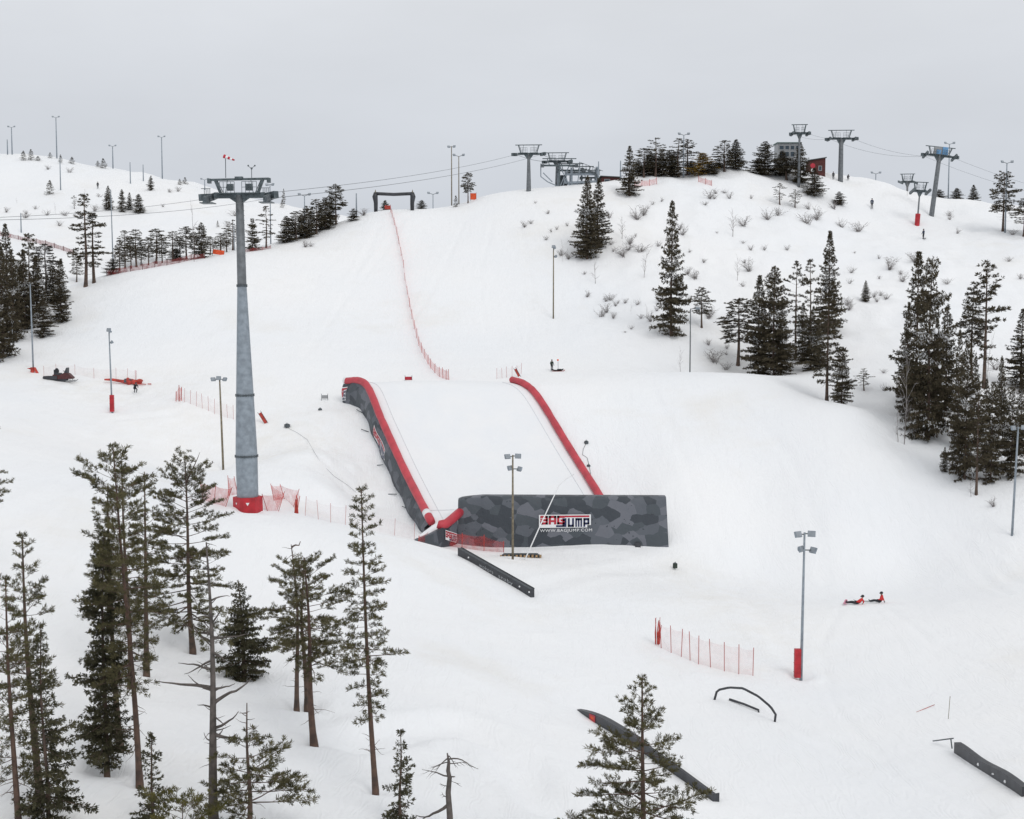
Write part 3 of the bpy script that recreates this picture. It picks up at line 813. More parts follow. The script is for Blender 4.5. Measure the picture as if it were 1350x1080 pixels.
for X, Yb, Yt, st, lb in ((75, 209, 155, 'tee', "tallest lamp post on the far left hill skyline"), (214, 233, 181, 'tee', "lamp post on the right end of the far hill skyline"),
        (149, 222, 193, 'tee', "short lamp post on the far hill right of a bushy clump"), (16, 200, 168, 'tee', "lamp post high on the left end of the far hill"),
        (10, 214, 184, 'none', "bare thin pole at the far hill's left end"), (80, 251, 207, 'none', "thin pole below the tallest far hill lamp post"),
        (172, 243, 214, 'none', "faint thin pole on the far hill between two lamp posts"), (189, 238, 217, 'none', "faintest thin pole on the far hill near the rightmost lamp post"),
        (28, 307, 281, 'none', "short thin pole standing on the brown fence line at far left"), (270, 250, 237, 'tee', "tiny lamp post on the far hill left of the big tower head"),
        (470, 286, 255, 'none', "dark bare pole by the bush left of the start gate"), (789, 242, 213, 'none', "bare mast right of the lift station machinery"), (818, 238, 212, 'none', "thin mast left of the hilltop spruce by the red shed")):
    fl(X, Yb, Yt, lb, st, r=.2 if Yt < 200 else .17, group="poles on the skyline", d=(429 if X < 300 and Yb < 237 else None))

# ---------------------------------------------------------------- lift towers
def sheaves(mb, c, L, tilt, n=6, r=.26):
    c = Vector(c); dv = Vector((0, math.cos(tilt), math.sin(tilt)))
    mb.beam(c - dv * L / 2, c + dv * L / 2, .2, .46, 0)
    for k in range(n):
        q = c + dv * L * ((k + .5) / n - .5) + Vector((.18, 0, -.05))
        mb.tube([q - Vector((.09, 0, 0)), q + Vector((.09, 0, 0))], r, 10, 1)
def lift_tower(p, h, label, big=False, half=3.0, r0=.55, r1=.32, rz=0.0, pad=False, lean=0.0, tilt=.2, blue=False, low_pad=None, arm_drop=.0, splay=True):
    t = thing("lift_tower", p, label, "lift tower", "chairlift towers on the hill", rz)
    t.rotation_euler = (0, lean, rz)
    trad = (lambda q: float(np.interp(q, [0, .05, .175, .37, .717, 1], [1.0, .98, 1.0, .80, .42, .35]))) if big else (lambda q: lerp(r0, r1, q))
    mb = MB(); zj = [0, .05, .175, .37, .717, 1.0]
    mb.tube([(0, 0, -1.2)] + [(0, 0, h * q) for q in zj[1:]], [r0 * 1.02] + [trad(q) for q in zj[1:]], 20)
    if big:
        for k_, f_ in enumerate(mb.f):
            if len(f_) == 4 and max(mb.v[i][2] for i in f_) > h * .75: mb.m[k_] = 1
    shaft = mb.build("shaft", [M_STEEL if big else M_SHAFTU, M_SHAFTU], t, smooth=False)
    for p_ in shaft.data.polygons: p_.use_smooth = len(p_.vertices) == 4
    if big:
        mb = MB()
        for q in zj[2:5]:
            rr = trad(q); mb.tube([(0, 0, h * q - .07), (0, 0, h * q + .07)], rr + .07, 20)
            for k in range(20):
                an = 2 * PI * k / 20; mb.box(((rr + .05) * math.cos(an), (rr + .05) * math.sin(an), h * q), (.05, .05, .24))
        mb.build("flange", M_STEELD, t)
        mb = MB()
        for k in range(int(h / .45)):
            z = .8 + k * .43
            if z > h - .5: break
            rr = trad(z / h); mb.box((.1, rr + .14, z), (.40, .22, .035))
        mb.tube([(.1, trad(q) + .14, h * q) for q in (.03, .175, .37, .717, .98)], .03, 6)
        mb.build("ladder", M_STEELD, t)
    # cross arm, gantry frame, sheave trains
    mb = MB()
    mb.beam((-half * .82, 0, h), (half * .82, 0, h), .42 if big else .4, .5 if big else .42)
    mb.prism([(-half * .35, h - .2), (-r1, h - (.65 if big else 1.1)), (r1, h - (.65 if big else 1.1)), (half * .35, h - .2)], -.14, .14)
    mb.build("cross_arm", M_HEADS, t)
    hg = 1.75 if not big else 1.42
    mb = MB()
    wt = half * 1.0 if not big else half * .97
    mb.beam((-wt, 0, h + hg), (wt, 0, h + hg + .05), .2 if big else .16, .2 if big else .16)
    for s in (-1, 1):
        mb.beam((s * half * .58, 0, h), (s * half * .78, 0, h + hg), .24 if big else .18, .24 if big else .18)
    if big:
        mb.box((0, 0, h + hg + .16), (.7, .5, .2))
        for s in (-1, 1): mb.box((s * wt, 0, h + hg - .1), (.3, .5, .42))
    mb.build("maintenance_gantry", M_HEADS, t)
    mb = MB()
    for s in (-1, 1):
        z = h + .35
        for k in range(5):
            x = s * half * (.12 + .12 * k); mb.tube([(x, -.55, h + .2), (x, -.55, h + 1.2)], .025, 5)
        for zz in (h + .7, h + 1.2): mb.tube([(s * half * .12, -.55, zz), (s * half * .6, -.55, zz)], .025, 5)
        mb.tube([(s * half * .5, 0, h + .1), (s * half * .72, 0, h + hg)], .04, 5); mb.tube([(s * half * .38, 0, h + hg), (s * half * .46, 0, h + .1)], .035, 5)
        mb.box((s * half * .38, -.45, h + .16), (half * .62, .7, .06))
    if big:
        for x in (-.85, .85): mb.box((x, .2, h + .75), (.55, .4, .6))
        for s in (-1, 1):
            for k in range(4): mb.tube([(s * half * (.86 + .06 * k), -1.3, h - .6), (s * half * (.86 + .06 * k), -1.3, h + .5)], .03, 5)
            mb.box((s * half * .95, -1.1, h - .75), (half * .42, 1.6, .08))
            mb.tube([(s * half * .8, -1.8, h + .5), (s * half * 1.1, -1.8, h + .5)], .03, 5)
    mb.build("work_platform", M_HEADS, t)
    for s in (-1, 1):
        mb = MB(); L = 5.2 if big else 3.4
        sheaves(mb, (s * half * .97, 0, h - .12 + (.0 if big else .05)), L, tilt, 10 if big else 6, .3 if big else .26)
        if splay: mb.beam((s * half * .9, .3, h - .1), (s * half * 1.24, -.6, h - .1 + .1 * s), .5, .62)
        mb.build("sheave_train", [M_HEADS, M_STEELD], t)
    if blue:
        mb = MB(); mb.box((-.3, .1, h + 1.0), (1.9, .4, 1.5)); mb.build("grey_panel", M_FRAME, t)
        mb = MB(); mb.box((1.0, -.12, h + 1.0), (1.1, .4, 1.7)); mb.box((-.3, -.14, h + .75), (.9, .08, .9)); mb.build("blue_panel", M_SKYBLUE, t)
    if low_pad:
        w_, h_ = low_pad; mb = MB(); mb.tube([(0, 0, -.3), (0, 0, h_)], w_, 8); mb.build("safety_pad", M_REDP, t)
    return t
p1 = at(327, 672); h1 = height_to(p1, 257)
p1.z -= 0.05
T1 = lift_tower(p1, h1, "tall grey lift tower with red padded foot in the left foreground", True, 2.78, .98, .33, tilt=.16, lean=-.012)
mb = MB()
hexp = [(1.35 * math.cos(a_), 1.35 * math.sin(a_)) for a_ in np.linspace(-PI / 2 - .35, -PI / 2 - .35 + 2 * PI, 7)[:-1]]
vs = [(x, y, -.7) for x, y in hexp] + [(x, y, 1.28) for x, y in hexp] + [(x * .78, y * .78, 1.28) for x, y in hexp]
mb.add(vs, [(i, (i + 1) % 6, 6 + (i + 1) % 6, 6 + i) for i in range(6)] + [(6 + i, 6 + (i + 1) % 6, 12 + (i + 1) % 6, 12 + i) for i in range(6)])
padm = mb.build("safety_pad", M_REDP, T1)
mb = MB()
def tri_on(cx, s):
    c_ = Vector(((hexp[cx][0] + hexp[(cx + 1) % 6][0]) / 2, (hexp[cx][1] + hexp[(cx + 1) % 6][1]) / 2, .72)); e_ = Vector((hexp[(cx + 1) % 6][0] - hexp[cx][0], hexp[(cx + 1) % 6][1] - hexp[cx][1], 0)).normalized()
    n_ = Vector((c_.x, c_.y, 0)).normalized() * .012
    mb.add([c_ + n_ + e_ * -s + Vector((0, 0, s * .7)), c_ + n_ + e_ * s + Vector((0, 0, s * .7)), c_ + n_ + Vector((0, 0, -s))], [(0, 1, 2)], 0)
tri_on(0, .17); mb.build("warning_mark", M_WHITE, padm)
mb = MB(); tri_on(5, .13); mb.build("warning_mark", M_WHITE, padm)
# wind vane gear on the tower head
tz = h1 + 1.47
mb = MB(); mb.tube([(0, 0, 0), (0, 0, 1.95)], .035, 6); 
ws = thing("windsock", p1 + Vector((-.012 * tz - 1.2, 0, tz + .1)), "small red and white windsock on a thin staff atop the big lift tower", "windsock")
mb.build("staff", M_STEELD, ws)
mb = MB(); ax = Vector((1, -.1, -.38)).normalized()
for k in range(5):
    mb.tube([Vector((-.15, 0, 1.95)) + ax * (.21 * k), Vector((-.15, 0, 1.95)) + ax * (.21 * (k + 1))], [.18 - .022 * k, .18 - .022 * (k + 1)], 10, k % 2, cap=(k == 4))
mb.build("sock", [M_PRINTR, M_WHITE], ws, smooth=True)
an = thing("anemometer", p1 + Vector((-.012 * tz + 1.15, 0, tz + .1)), "thin wind gauge with cups on the right half of the big tower's top beam", "anemometer")
mb = MB(); mb.tube([(0, 0, 0), (0, 0, .9)], .03, 6); mb.tube([(-.3, 0, 1.05), (0, 0, .85), (.3, 0, 1.1)], .025, 6)
for x in (-.3, .3): mb.ball((x, 0, 1.1), .08)
mb.ball((0, 0, .85), .1); mb.build("wind_gauge", M_STEELD, an)

def tower_at(X, Yb, Yarm, label, half_px, d=None, **k):
    p = atd(X, d) if d else at(X, Yb)
    return p, lift_tower(p, height_to(p, Yarm), label, False, half_px / FPX * depth(p) / 1.22, **k)
p2, T2 = tower_at(697, 252, 203, "grey lift tower on the crest nearest to the lift station", 21.5, r0=.5, r1=.27, tilt=.1)
p3, T3 = tower_at(734.5, 250, 213, "lift tower directly in front of the lift station machinery", 19, d=283, r0=.45, r1=.28, tilt=.1)
p4, T4 = tower_at(1108, 230, 183, "stout lift tower on the hilltop right of the red hut", 21, d=292, r0=.55, r1=.45, tilt=-.05)
p5, T5 = tower_at(1053, 246, 176, "slim lift tower on the hilltop between glazed cabin and red hut", 13, r0=.3, r1=.2, tilt=-.05)
p6, T6 = tower_at(1228, 285, 205, "leaning lift tower with blue and grey panels on its head", 24, r0=.52, r1=.42, lean=.11, tilt=-.25, blue=True)
p7, T7 = tower_at(1209, 297, 252, "short thin lift tower with a long red pad round its foot", 13, r0=.18, r1=.14, lean=.06, low_pad=(.5, 2.3), tilt=-.2, splay=False)
p8, T8 = tower_at(1196, 256, 240, "low dark tow lift tower on the skyline beside a leafless bush", 12, d=309, r0=.22, r1=.18, splay=False)

def rope(a, b, sag, label, r=.035):
    a, b = Vector(a), Vector(b); n = 24
    pts = [a.lerp(b, i / n) - Vector((0, 0, sag * 4 * (i / n) * (1 - i / n))) for i in range(n + 1)]
    mb = MB(); o0 = pts[0]; mb.tube([q - o0 for q in pts], r, 5)
    return tag(mb.build("haul_rope", M_CABLE, None, o0), label, "cable", "chairlift ropes")
def head(p, t, s, half, h):
    return p + Vector((s * half * 1.0, 0, h - .0))
hh = lambda t: t.children[0].data.vertices
H2 = height_to(p2, 203); H4 = height_to(p4, 183); H6 = height_to(p6, 205); H5 = height_to(p5, 176); H3 = height_to(p3, 213)
dirv = (p1 - p2); dirv.z = 0; dirv.normalize()
for s, nm in ((-1, "left"), (1, "right")):
    a = p1 + Vector((s * 2.75 - .3, 0, h1 - .25)); b = p2 + Vector((s * 2.55, 0, H2 - .1))
    rope(a, b, .9, f"{nm} lift rope climbing from the big grey tower to the crest tower", .026)
    e_ = a + dirv * 92; e_.z = a.z - 6.2
    rope(a, e_, 1.6, f"{nm} lift rope running down from the big tower past the far left hill", .014)
    rope(b, p3 + Vector((s * 2.4, 0, H3)), .3, f"short {nm} lift rope between crest tower and lift station tower", .04)
    a = p4 + Vector((s * 2.6, 0, H4)); b = p6 + Vector((s * 2.6 + .9, 0, H6 - .2))
    rope(a, b, 1.2, f"{nm} lift rope between the stout hilltop tower and the blue paneled tower", .022)
    e_ = b + Vector((22, -22, -11)); rope(b, e_, .8, f"{nm} lift rope falling right from the blue paneled tower", .02)
    rope(p5 + Vector((s * 1.7, 0, H5)), p4 + Vector((s * 2.6, 0, H4)), .6, f"{nm} lift rope from the slim tower to the stout tower", .02)

# ---------------------------------------------------------------- lift top station
ps = atd(757, 284)
st = thing("lift_station", ps, "grey steel top station of the chairlift with drive frames and wheels", "lift station")
def sx(X): return (X - 757) / FPX * 286
def sz(Y): return (height_to(ps, Y))
mb = MB()
for X in (736, 753, 786):
    for y in (-1.5, 3): mb.beam((sx(X), y, -1), (sx(X), y, sz(222 if X < 780 else 221)), .45, .45)
mb.build("column", M_STEEL, st)
mb = MB()
for (xa, ya, xb, yb) in ((745, 231, 788, 231), (744, 242, 790, 240)):
    mb.beam((sx(xa), -1.6, sz(ya)), (sx(xb), -1.6, sz(yb)), .34, .42)
for (xa, ya, xb, yb) in ((746, 231, 745, 242), (787, 231, 789, 240)):
    mb.beam((sx(xa), -1.6, sz(ya)), (sx(xb), -1.6, sz(yb)), .3, .3)
mb.build("frame", M_STEEL, st)
mb = MB()
for (xa, ya, xb, yb) in ((745, 226, 790, 226), (744, 241, 790, 239)): mb.beam((sx(xa), 2.8, sz(ya)), (sx(xb), 2.8, sz(yb)), .34, .42)
mb.build("frame", M_STEEL, st)
def tyres(pts, n, r=.34):
    P_ = [np.array((sx(x), y, sz(z))) for x, y, z in pts]
    for q in smooth_path(P_, n):
        mb = MB(); mb.tube([q + np.array((0, -.12, 0)), q + np.array((0, .12, 0))], r, 10); mb.build("tyre", M_STEELD, st)
for X, Yt, wp, hp, y in ((737, 211, 44, 9, -2.6), (752, 216.5, 34, 9, -1.0), (767, 219, 32, 9, 1.0), (780, 223, 26, 10, 2.6)):
    k_ = 286 / FPX; mb = MB(); zt, zb = sz(Yt), sz(Yt + hp)
    mb.beam((sx(X - wp / 2), y, zt), (sx(X + wp / 2), y, zt), .16, .18); mb.beam((sx(X - wp * .46), y, zb), (sx(X + wp * .46), y, zb), .32, .36)
    for q in (-.36, .36): mb.beam((sx(X + q * wp), y, zt), (sx(X + q * wp * .8), y, zb), .16, .16)
    mb.beam((sx(X), y, zb), (sx(X), y, sz(247)), .34, .34)
    mb.build("portal_frame", M_HEADS, st)
    for q in (-.5, .5):
        mb = MB(); mb.box((sx(X + q * wp), y - .3, zb - .1), (.7, 2.4, .45)); mb.build("sheave_train", M_STEELD, st)
tyres([(766, -2.1, 224), (775, -2.1, 226), (783, -2.1, 230), (788, -2.1, 237)], 10, .24)
mb = MB(); mb.tube([(sx(741), -.2, sz(238)), (sx(741), .2, sz(238))], 1.1, 18); mb.build("drive_wheel", M_STEELD, st)
mb = MB(); mb.box((sx(741), .9, sz(243)), (2.2, 1.6, 1.3)); mb.build("drive_housing", M_STEELD, st)
mb = MB()
for (xa, ya, xb, yb) in ((713, 217, 713, 234), (713, 234, 722, 241), (722, 241, 736, 247), (716, 229, 728, 241), (746, 230, 742, 247), (764, 222, 760, 247), (736, 217, 751, 247), (751, 217, 738, 247)):
    mb.beam((sx(xa), -1.85, sz(ya)), (sx(xb), -1.85, sz(yb)), .2, .2)
mb.build("lattice", M_STEEL, st)
mb = MB()
for k in range(7):
    X = 763 + k * 4.4; z = sz(222 + k * 1.7)
    mb.tube([(sx(X), -1.9, z), (sx(X), -1.9, z + 1.1)], .05, 5); mb.tube([(sx(X), -1.9, z + 1.1), (sx(X + 4.4), -1.9, z + .85)], .05, 5)
mb.build("railing", M_STEELD, st)
# ---------------------------------------------------------------- buildings
def hut(name, X, d, x0, x1, Ye, Yr, Yb, label, cat, wallm, roofm, mono=1, depth_=4, windows=()):
    p = atd(X, d); k = d / FPX
    t = thing(name, p, label, cat)
    L, R_ = (x0 - X) * k, (x1 - X) * k
    ze, zr = height_to(p, Ye), height_to(p, Yr)
    mb = MB(); mb.prism([(L, -1.5), (R_, -1.5), (R_, zr), (L, ze)], 0, depth_); mb.build("wall", wallm, t)
    mb = MB(); mb.prism([(L - .25, ze + .01), (R_ + .2, zr + .03), (R_ + .2, zr + .21), (L - .25, ze + .2)], -.35, depth_ + .35); mb.build("roof", roofm, t)
    for (wx0, wx1, wy0, wy1) in windows:
        a_, b_ = (wx0 - X) * k, (wx1 - X) * k; z0, z1 = height_to(p, wy1), height_to(p, wy0)
        mb = MB(); mb.box(((a_ + b_) / 2, -.02, (z0 + z1) / 2), (b_ - a_, .06, z1 - z0)); w_ = mb.build("window", M_GLASS, t)
        mb = MB()
        for q in (a_, b_): mb.box((q, -.06, (z0 + z1) / 2), (.1, .1, z1 - z0 + .1))
        for q in (z0, z1): mb.box(((a_ + b_) / 2, -.06, q), (b_ - a_ - .1, .1, .1))
        mb.build("frame", M_FRAME, w_)
    return t
hut("red_hut", 1078, 291, 1067.5, 1088, 212, 208.5, 231, "dark red hut with slanted roof on the hilltop beside the stout lift tower", "hut", M_HUT, M_ROOF, windows=((1079, 1083, 219, 225),))
hut("red_shed", 806, 283, 793, 818, 233, 234.5, 242, "low red shed with flat dark roof right of the lift station", "shed", M_HUT, M_ROOF, windows=((797, 804, 236.5, 241),))
cb_ = hut("glazed_cabin", 1042, 296, 1025, 1055, 189, 189, 210, "pale glazed lookout cabin with green roof behind the hilltop trees", "cabin", M_FRAME, M_GREENR, windows=((1027, 1033, 192, 197.5), (1034.5, 1040, 192, 197.5), (1041.5, 1047, 192, 197.5), (1048.5, 1054, 192, 197.5), (1027.5, 1033, 200, 207), (1034.5, 1040, 200, 207), (1041.5, 1047, 200, 207)))
mb = MB()
for X in (1028, 1040, 1052): mb.beam(((X - 1042) / FPX * 296, 2, -2), ((X - 1042) / FPX * 296, 2, height_to(atd(1042, 296), 211)), .3, .3)
mb.build("stilt", M_WOODP, cb_)

# start gate
pg = at(519.5, 277)
gt = thing("start_gate", pg, "black inflated start arch standing on the crest of the run", "start gate")
kx = depth(pg) / FPX; hz = height_to(pg, 255)
for s in (-1, 1):
    mb = MB(); mb.tube([(s * 24 * kx, 0, -.4), (s * 24 * kx, 0, hz * .45), (s * 25 * kx, 0, hz * .8), (s * 24 * kx, 0, hz + .15)], [.38, .42, .55, .38], 10); mb.build("leg", M_RAIL, gt, smooth=True)
    mb = MB(); mb.tube([(s * 24.4 * kx, 0, hz + .1), (s * 24.4 * kx, 0, hz + .75)], [.2, .03], 8); mb.build("finial", M_WOODP, gt)
mb = MB(); mb.tube([(x * kx, 0, hz - .06 - .16 * (1 - abs(x) / 24) * (abs(x) < 24)) for x in np.linspace(-23.5, 23.5, 9)], .33, 10); mb.build("cross_tube", M_RAIL, gt, smooth=True)

# ---------------------------------------------------------------- nets and fences
def net(pxs, hpost, label, every=1, m=None, name="netting_fence", group="red netting fences", post_r=.02, lean=0.06, postm=None, sag=.12, rnd=3, d=None, netfrac=.92, posts=True):
    """pxs: feet of the posts as photograph pixels (or with a distance)"""
    rg = random.Random(rnd)
    F = [Vector(atd(q[0], q[2])) if len(q) > 2 and q[2] else at(q[0], q[1]) for q in pxs]
    o0 = F[0]; t = thing(name, o0, label, "fence", group)
    tops = []
    for i, f in enumerate(F):
        l_ = Vector((rg.uniform(-lean, lean), rg.uniform(-lean, lean), 1)).normalized()
        hp = hpost[i] if hasattr(hpost, '__len__') else hpost * rg.uniform(.93, 1.07)
        tp = f + l_ * hp; tops.append((f, tp))
        if posts:
            mb = MB(); mb.tube([f - o0 - Vector((0, 0, .3)), tp - o0], post_r, 5); mb.build("post", postm or (M_POSTF if m in (M_NETF, None) else M_REDT), t)
    rows = [[], []]
    mbn = MB()
    for i in range(len(F) - 1):
        (a0, a1), (b0, b1) = tops[i], tops[i + 1]
        for k in range(5 if i == len(F) - 2 else 4):
            s = k / 4
            q = a0.lerp(b0, s); u = a0.lerp(a1, netfrac).lerp(b0.lerp(b1, netfrac), s) - Vector((0, 0, sag * 4 * s * (1 - s)))
            g = gz(q.x, q.y); q.z = max(q.z, g) + .03
            rows[0].append(q - o0); rows[1].append(u - o0)
    mid = [[a.lerp(b, w) for a, b in zip(*rows)] for w in (0, .33, .66, 1)]
    mbn.grid([[tuple(p) for p in r] for r in mid])
    mbn.build("net", m or M_NET, t)
    return t
# fence near the padded floodlight
F1 = [(865, 850), (868, 851), (872, 855), (885, 861), (898, 866), (910, 871), (921, 876), (937, 880), (955, 885), (974, 889), (992.5, 891)]
net(F1, 2.35, "pale red netting fence on thin posts left of the padded floodlight", post_r=.032)
mb = MB(); pb = at(866.5, 851)
bn = thing("rolled_net", pb, "bunched red net end hanging upright at the left end of the lower fence", "net", "bunched red nets")
rg = random.Random(5)
for k in range(6):
    x = rg.uniform(-.15, .2); mb.tube([(x, 0, .1), (x + rg.uniform(-.1, .15), 0, 1.1), (x + rg.uniform(-.05, .2), 0, rg.uniform(1.7, 2.5))], [.05, .045, .02], 5)
mb.build("net_bundle", M_REDT, bn)
# nets round the big tower
net([(268, 660), (282, 664), (296, 668), (302, 654), (314, 652)], 2.1, "tangled red safety nets leaning at the left side of the big tower foot", m=M_NETD, lean=.45, rnd=8, post_r=.03)
net([(346, 672), (354, 674), (366, 674), (362, 660), (376, 658), (386, 668), (391, 676)], 1.9, "sagging red safety nets at the right side of the big tower foot", m=M_NETD, lean=.4, rnd=4, post_r=.03)
mb = MB(); pb = at(391, 677)
bn = thing("rolled_net", pb, "bunched red net end right of the big tower foot", "net", "bunched red nets")
for k in range(7):
    x = rg.uniform(-.25, .15); mb.tube([(x, 0, 0), (x * .6, 0, .9), (x * .4 + rg.uniform(-.1, .1), 0, rg.uniform(1.3, 2.1))], [.06, .05, .02], 5)
mb.build("net_bundle", M_REDT, bn)
net([(402, 680), (420, 685), (436, 689), (455, 692), (520, 706), (546, 712)], 1.9, "thin sparse net fence along the crest between tower foot and airbag", m=M_NETF, rnd=6, lean=.12)
# net before the airbag's corner
net([(552, 714), (568, 717), (586, 720), (609, 723), (638, 727), (664, 729)], [.6, 1.6, 1.6, 1.7, 1.8, 1.3], "dark red net standing before the left corner of the airbag wall", m=M_NETD, rnd=2, post_r=.04)
# run-in fence down the slope
RI = [(515, 280), (517, 287), (520, 297), (523, 309), (526, 322), (529, 337), (532, 353), (534, 370), (537, 388), (540, 405), (543, 420), (546, 434), (549, 446), (552, 456), (556, 465), (560, 473), (564, 480), (568, 486), (573, 492), (579, 497), (584, 499), (588, 500.5), (592, 501)]
net(RI, 1.45, "long thin red net fence curving down the middle of the run-in slope", m=M_NETD, rnd=11, post_r=.03)
net([(655, 500), (662, 499), (668, 498), (675, 497), (682, 495), (687, 493)], 1.5, "short faint net by the upper end of the right airbag tube", m=M_NETF, rnd=12)
# left fences
net([(237, 528), (243, 530), (251, 533), (259, 536), (267, 539), (275, 542), (283, 545), (291, 548), (300, 551), (308, 553)], 1.9, "faint red net fence descending towards the wooden floodlight from the left", m=M_NETF, rnd=14)
net([(232, 528), (236, 527.5), (239, 527)], [1.2, 2.0, 1.7], "folded bright red end of the faint left net fence", m=M_NETD, rnd=15, post_r=.05)
net([(58, 497), (74, 494.5), (99, 494), (124, 499), (153, 500), (168, 501), (180, 502)], 1.55, "row of thin posts with faint net behind the dark snowmobile", m=M_NETF, rnd=16, lean=.03, post_r=.02)
net([(0, 311), (12, 313), (24, 316), (36, 318.5), (48, 321), (60, 323.5), (72, 327), (84, 331), (97, 335)], 1.15, "reddish brown fence line crossing the foot of the far left hill", m=M_NETB, rnd=17, post_r=.07, postm=M_HUT)
net([(q, y) for q, y in ((141, 364), (156, 361), (172, 358), (188, 355.5), (204, 352.5), (220, 350), (236, 347), (252, 343), (270, 341))], 1.1, "dark red net fence under the row of pines on the left ridge", m=M_NETB, rnd=18, post_r=.05, postm=M_HUT)
net([(322, 333), (334, 331.5), (346, 330), (357, 328)], .7, "low reddish net right of the big tower shaft on the left ridge", m=M_NETB, rnd=19)
net([(836, 247), (846, 246), (856, 245), (866, 243)], 1.3, "red net under the left clump of hilltop trees", m=M_NETD, rnd=20, post_r=.04)
net([(921, 240), (930, 243), (938, 245)], 1.2, "red net under the golden hilltop tree", m=M_NETD, rnd=21, post_r=.04)

def sheet(name, X, Y, w, h, m, label, cat, tilt=0, rz=0, posts=True, thick=.03, lift=.1):
    p = at(X, Y); t = thing(name, p, label, cat, rz=rz)
    mb = MB(); G_ = [[(x, .05 * math.sin(5 * x + z), lift + z) for x in np.linspace(-w / 2, w / 2, 8)] for z in np.linspace(0, h, 5)]
    mb.grid(G_); mb.grid([[(x, y + thick, z) for x, y, z in r] for r in G_])
    b_ = mb.build("fabric", m, t); b_.rotation_euler = (0, tilt, 0)
    if posts:
        for x in (-w / 2, w / 2):
            mb = MB(); mb.tube([(x, .02, -.3), (x, .02, h + lift + .2)], .03, 6); q = mb.build("post", M_STEELD, t); q.rotation_euler = (0, tilt, 0)
    return t
sheet("orange_sheet", 287.5, 336.5, 2.1, .85, M_ORANGE, "bright orange sheet at the end of the ridge net fence", "sheet", tilt=.15)
sheet("red_banner", 351, 558, .42, 1.55, M_REDT, "narrow red banner leaning right of the big tower shaft", "banner", tilt=-.55, lift=0)
sheet("red_sign", 538.5, 501.5, .95, .45, M_PRINTR, "small red sign lying at the jump edge above the white landing", "sign", lift=.05)
sheet("red_flag", 685, 497, .32, 1.15, M_REDT, "small red flag beside the upper end of the right airbag tube", "flag", tilt=-.5, lift=.1)
sheet("white_board", 428, 528, .85, .45, M_FRAME, "small pale board on the snow left of the airbag's rear corner", "board", lift=.25)
sheet("red_pad_roll", 624, 264, 1.2, 1.3, M_ORANGE, "red padding sheet hung on the crest pine", "padding")
sheet("red_pad_roll", 511, 276.5, 1.2, .8, M_REDT, "red padding at the top of the run-in fence under the start arch", "padding")
pd = at(1071, 250); d_ = depth(pd)
sg = thing("round_sign", pd, "round red sign on a post before the dark red hut", "sign")
mb = MB(); zc = height_to(pd, 218.5); mb.tube([(0, .06, -.3), (0, .06, zc)], .05, 6); mb.build("post", M_STEELD, sg)
mb = MB(); mb.tube([(0, -.03, zc), (0, .03, zc)], .5, 16); sgd = mb.build("disc", M_PRINTR, sg)
mb = MB(); mb.tube([(0, -.06, zc - .95), (0, 0, zc - .95)], .36, 14); mb.build("white_disc", M_WHITE, sg)

# ---------------------------------------------------------------- terrain park rails
def rail_box(name, ends, hgt, w, label, lips=0.0, arch=0.0, mats_=M_RAIL, taper=(0, 0), thin_start=False, n=16):
    A, B_ = at(*ends[0]), at(*ends[1])
    t = thing(name, A, label, "park rail", "terrain park rails")
    ax_ = (B_ - A); L = math.hypot(ax_.x, ax_.y); u = Vector((ax_.x, ax_.y, 0)) / L; s_ = Vector((-u.y, u.x, 0))
    rows = []
    for i in range(n + 1):
        k = i / n
        q = A + u * (L * k); g = gz(q.x, q.y)
        base = lerp(A.z, B_.z, k)
        hh_ = hgt * (1 - taper[0] * max(0, 1 - k / .28) ** 2) * (1 - taper[1] * max(0, (k - .75) / .25) ** 2) + arch * math.sin(PI * min(1, k * 1.0))
        zt = base + hh_; zb = min(g, base) - .35
        c_ = q - A
        rows.append([(c_.x - s_.x * w / 2, c_.y - s_.y * w / 2, zb - A.z), (c_.x - s_.x * w / 2, c_.y - s_.y * w / 2, zt - A.z), (c_.x + s_.x * w / 2, c_.y + s_.y * w / 2, zt - A.z), (c_.x + s_.x * w / 2, c_.y + s_.y * w / 2, zb - A.z)])
    mb = MB(); G_ = np.array(rows); mb.grid(G_)
    mb.add([tuple(q) for q in G_[0]], [(0, 1, 2, 3)]); mb.add([tuple(q) for q in G_[-1]], [(3, 2, 1, 0)])
    mb.build("body", mats_, t)
    return t, G_, u, s_, L
# dark down box before the airbag wall, with hand-lettering
t, G_, u, s_, L = rail_box("down_rail_box", ((606, 733), (702, 788)), .82, .45, "long dark rail box with pale hand lettering below the airbag wall")
mb = MB()
for sgn, edge in ((1, 1), (1, 2)):
    mb.tube([G_[i, edge] + np.array((0, 0, .02)) for i in range(len(G_))], .045, 5)
mb.build("steel_edge", M_STEELD, t)
side = lambda k, w, off=.03: lerp(lerp(G_[int(k * 16)][0], G_[int(k * 16)][1], w), lerp(G_[min(16, int(k * 16) + 1)][0], G_[min(16, int(k * 16) + 1)][1], w), k * 16 - int(k * 16)) - np.array(s_) * off
vis = -1 if (G_[8][0] - G_[8][3])[1] < 0 else 1
def side2(k, w, off=.03):
    i = min(15, int(k * 16)); f = k * 16 - i; e0, e1 = (0, 1) if vis < 0 else (3, 2)
    return lerp(lerp(G_[i][e0], G_[i][e1], w), lerp(G_[i + 1][e0], G_[i + 1][e1], w), f) + np.array(s_) * off * (-1 if vis < 0 else 1)
M_CHALK = mat("pale_lettering", (0.42, 0.44, 0.46), 0.8, var=0.2, vscale=20)
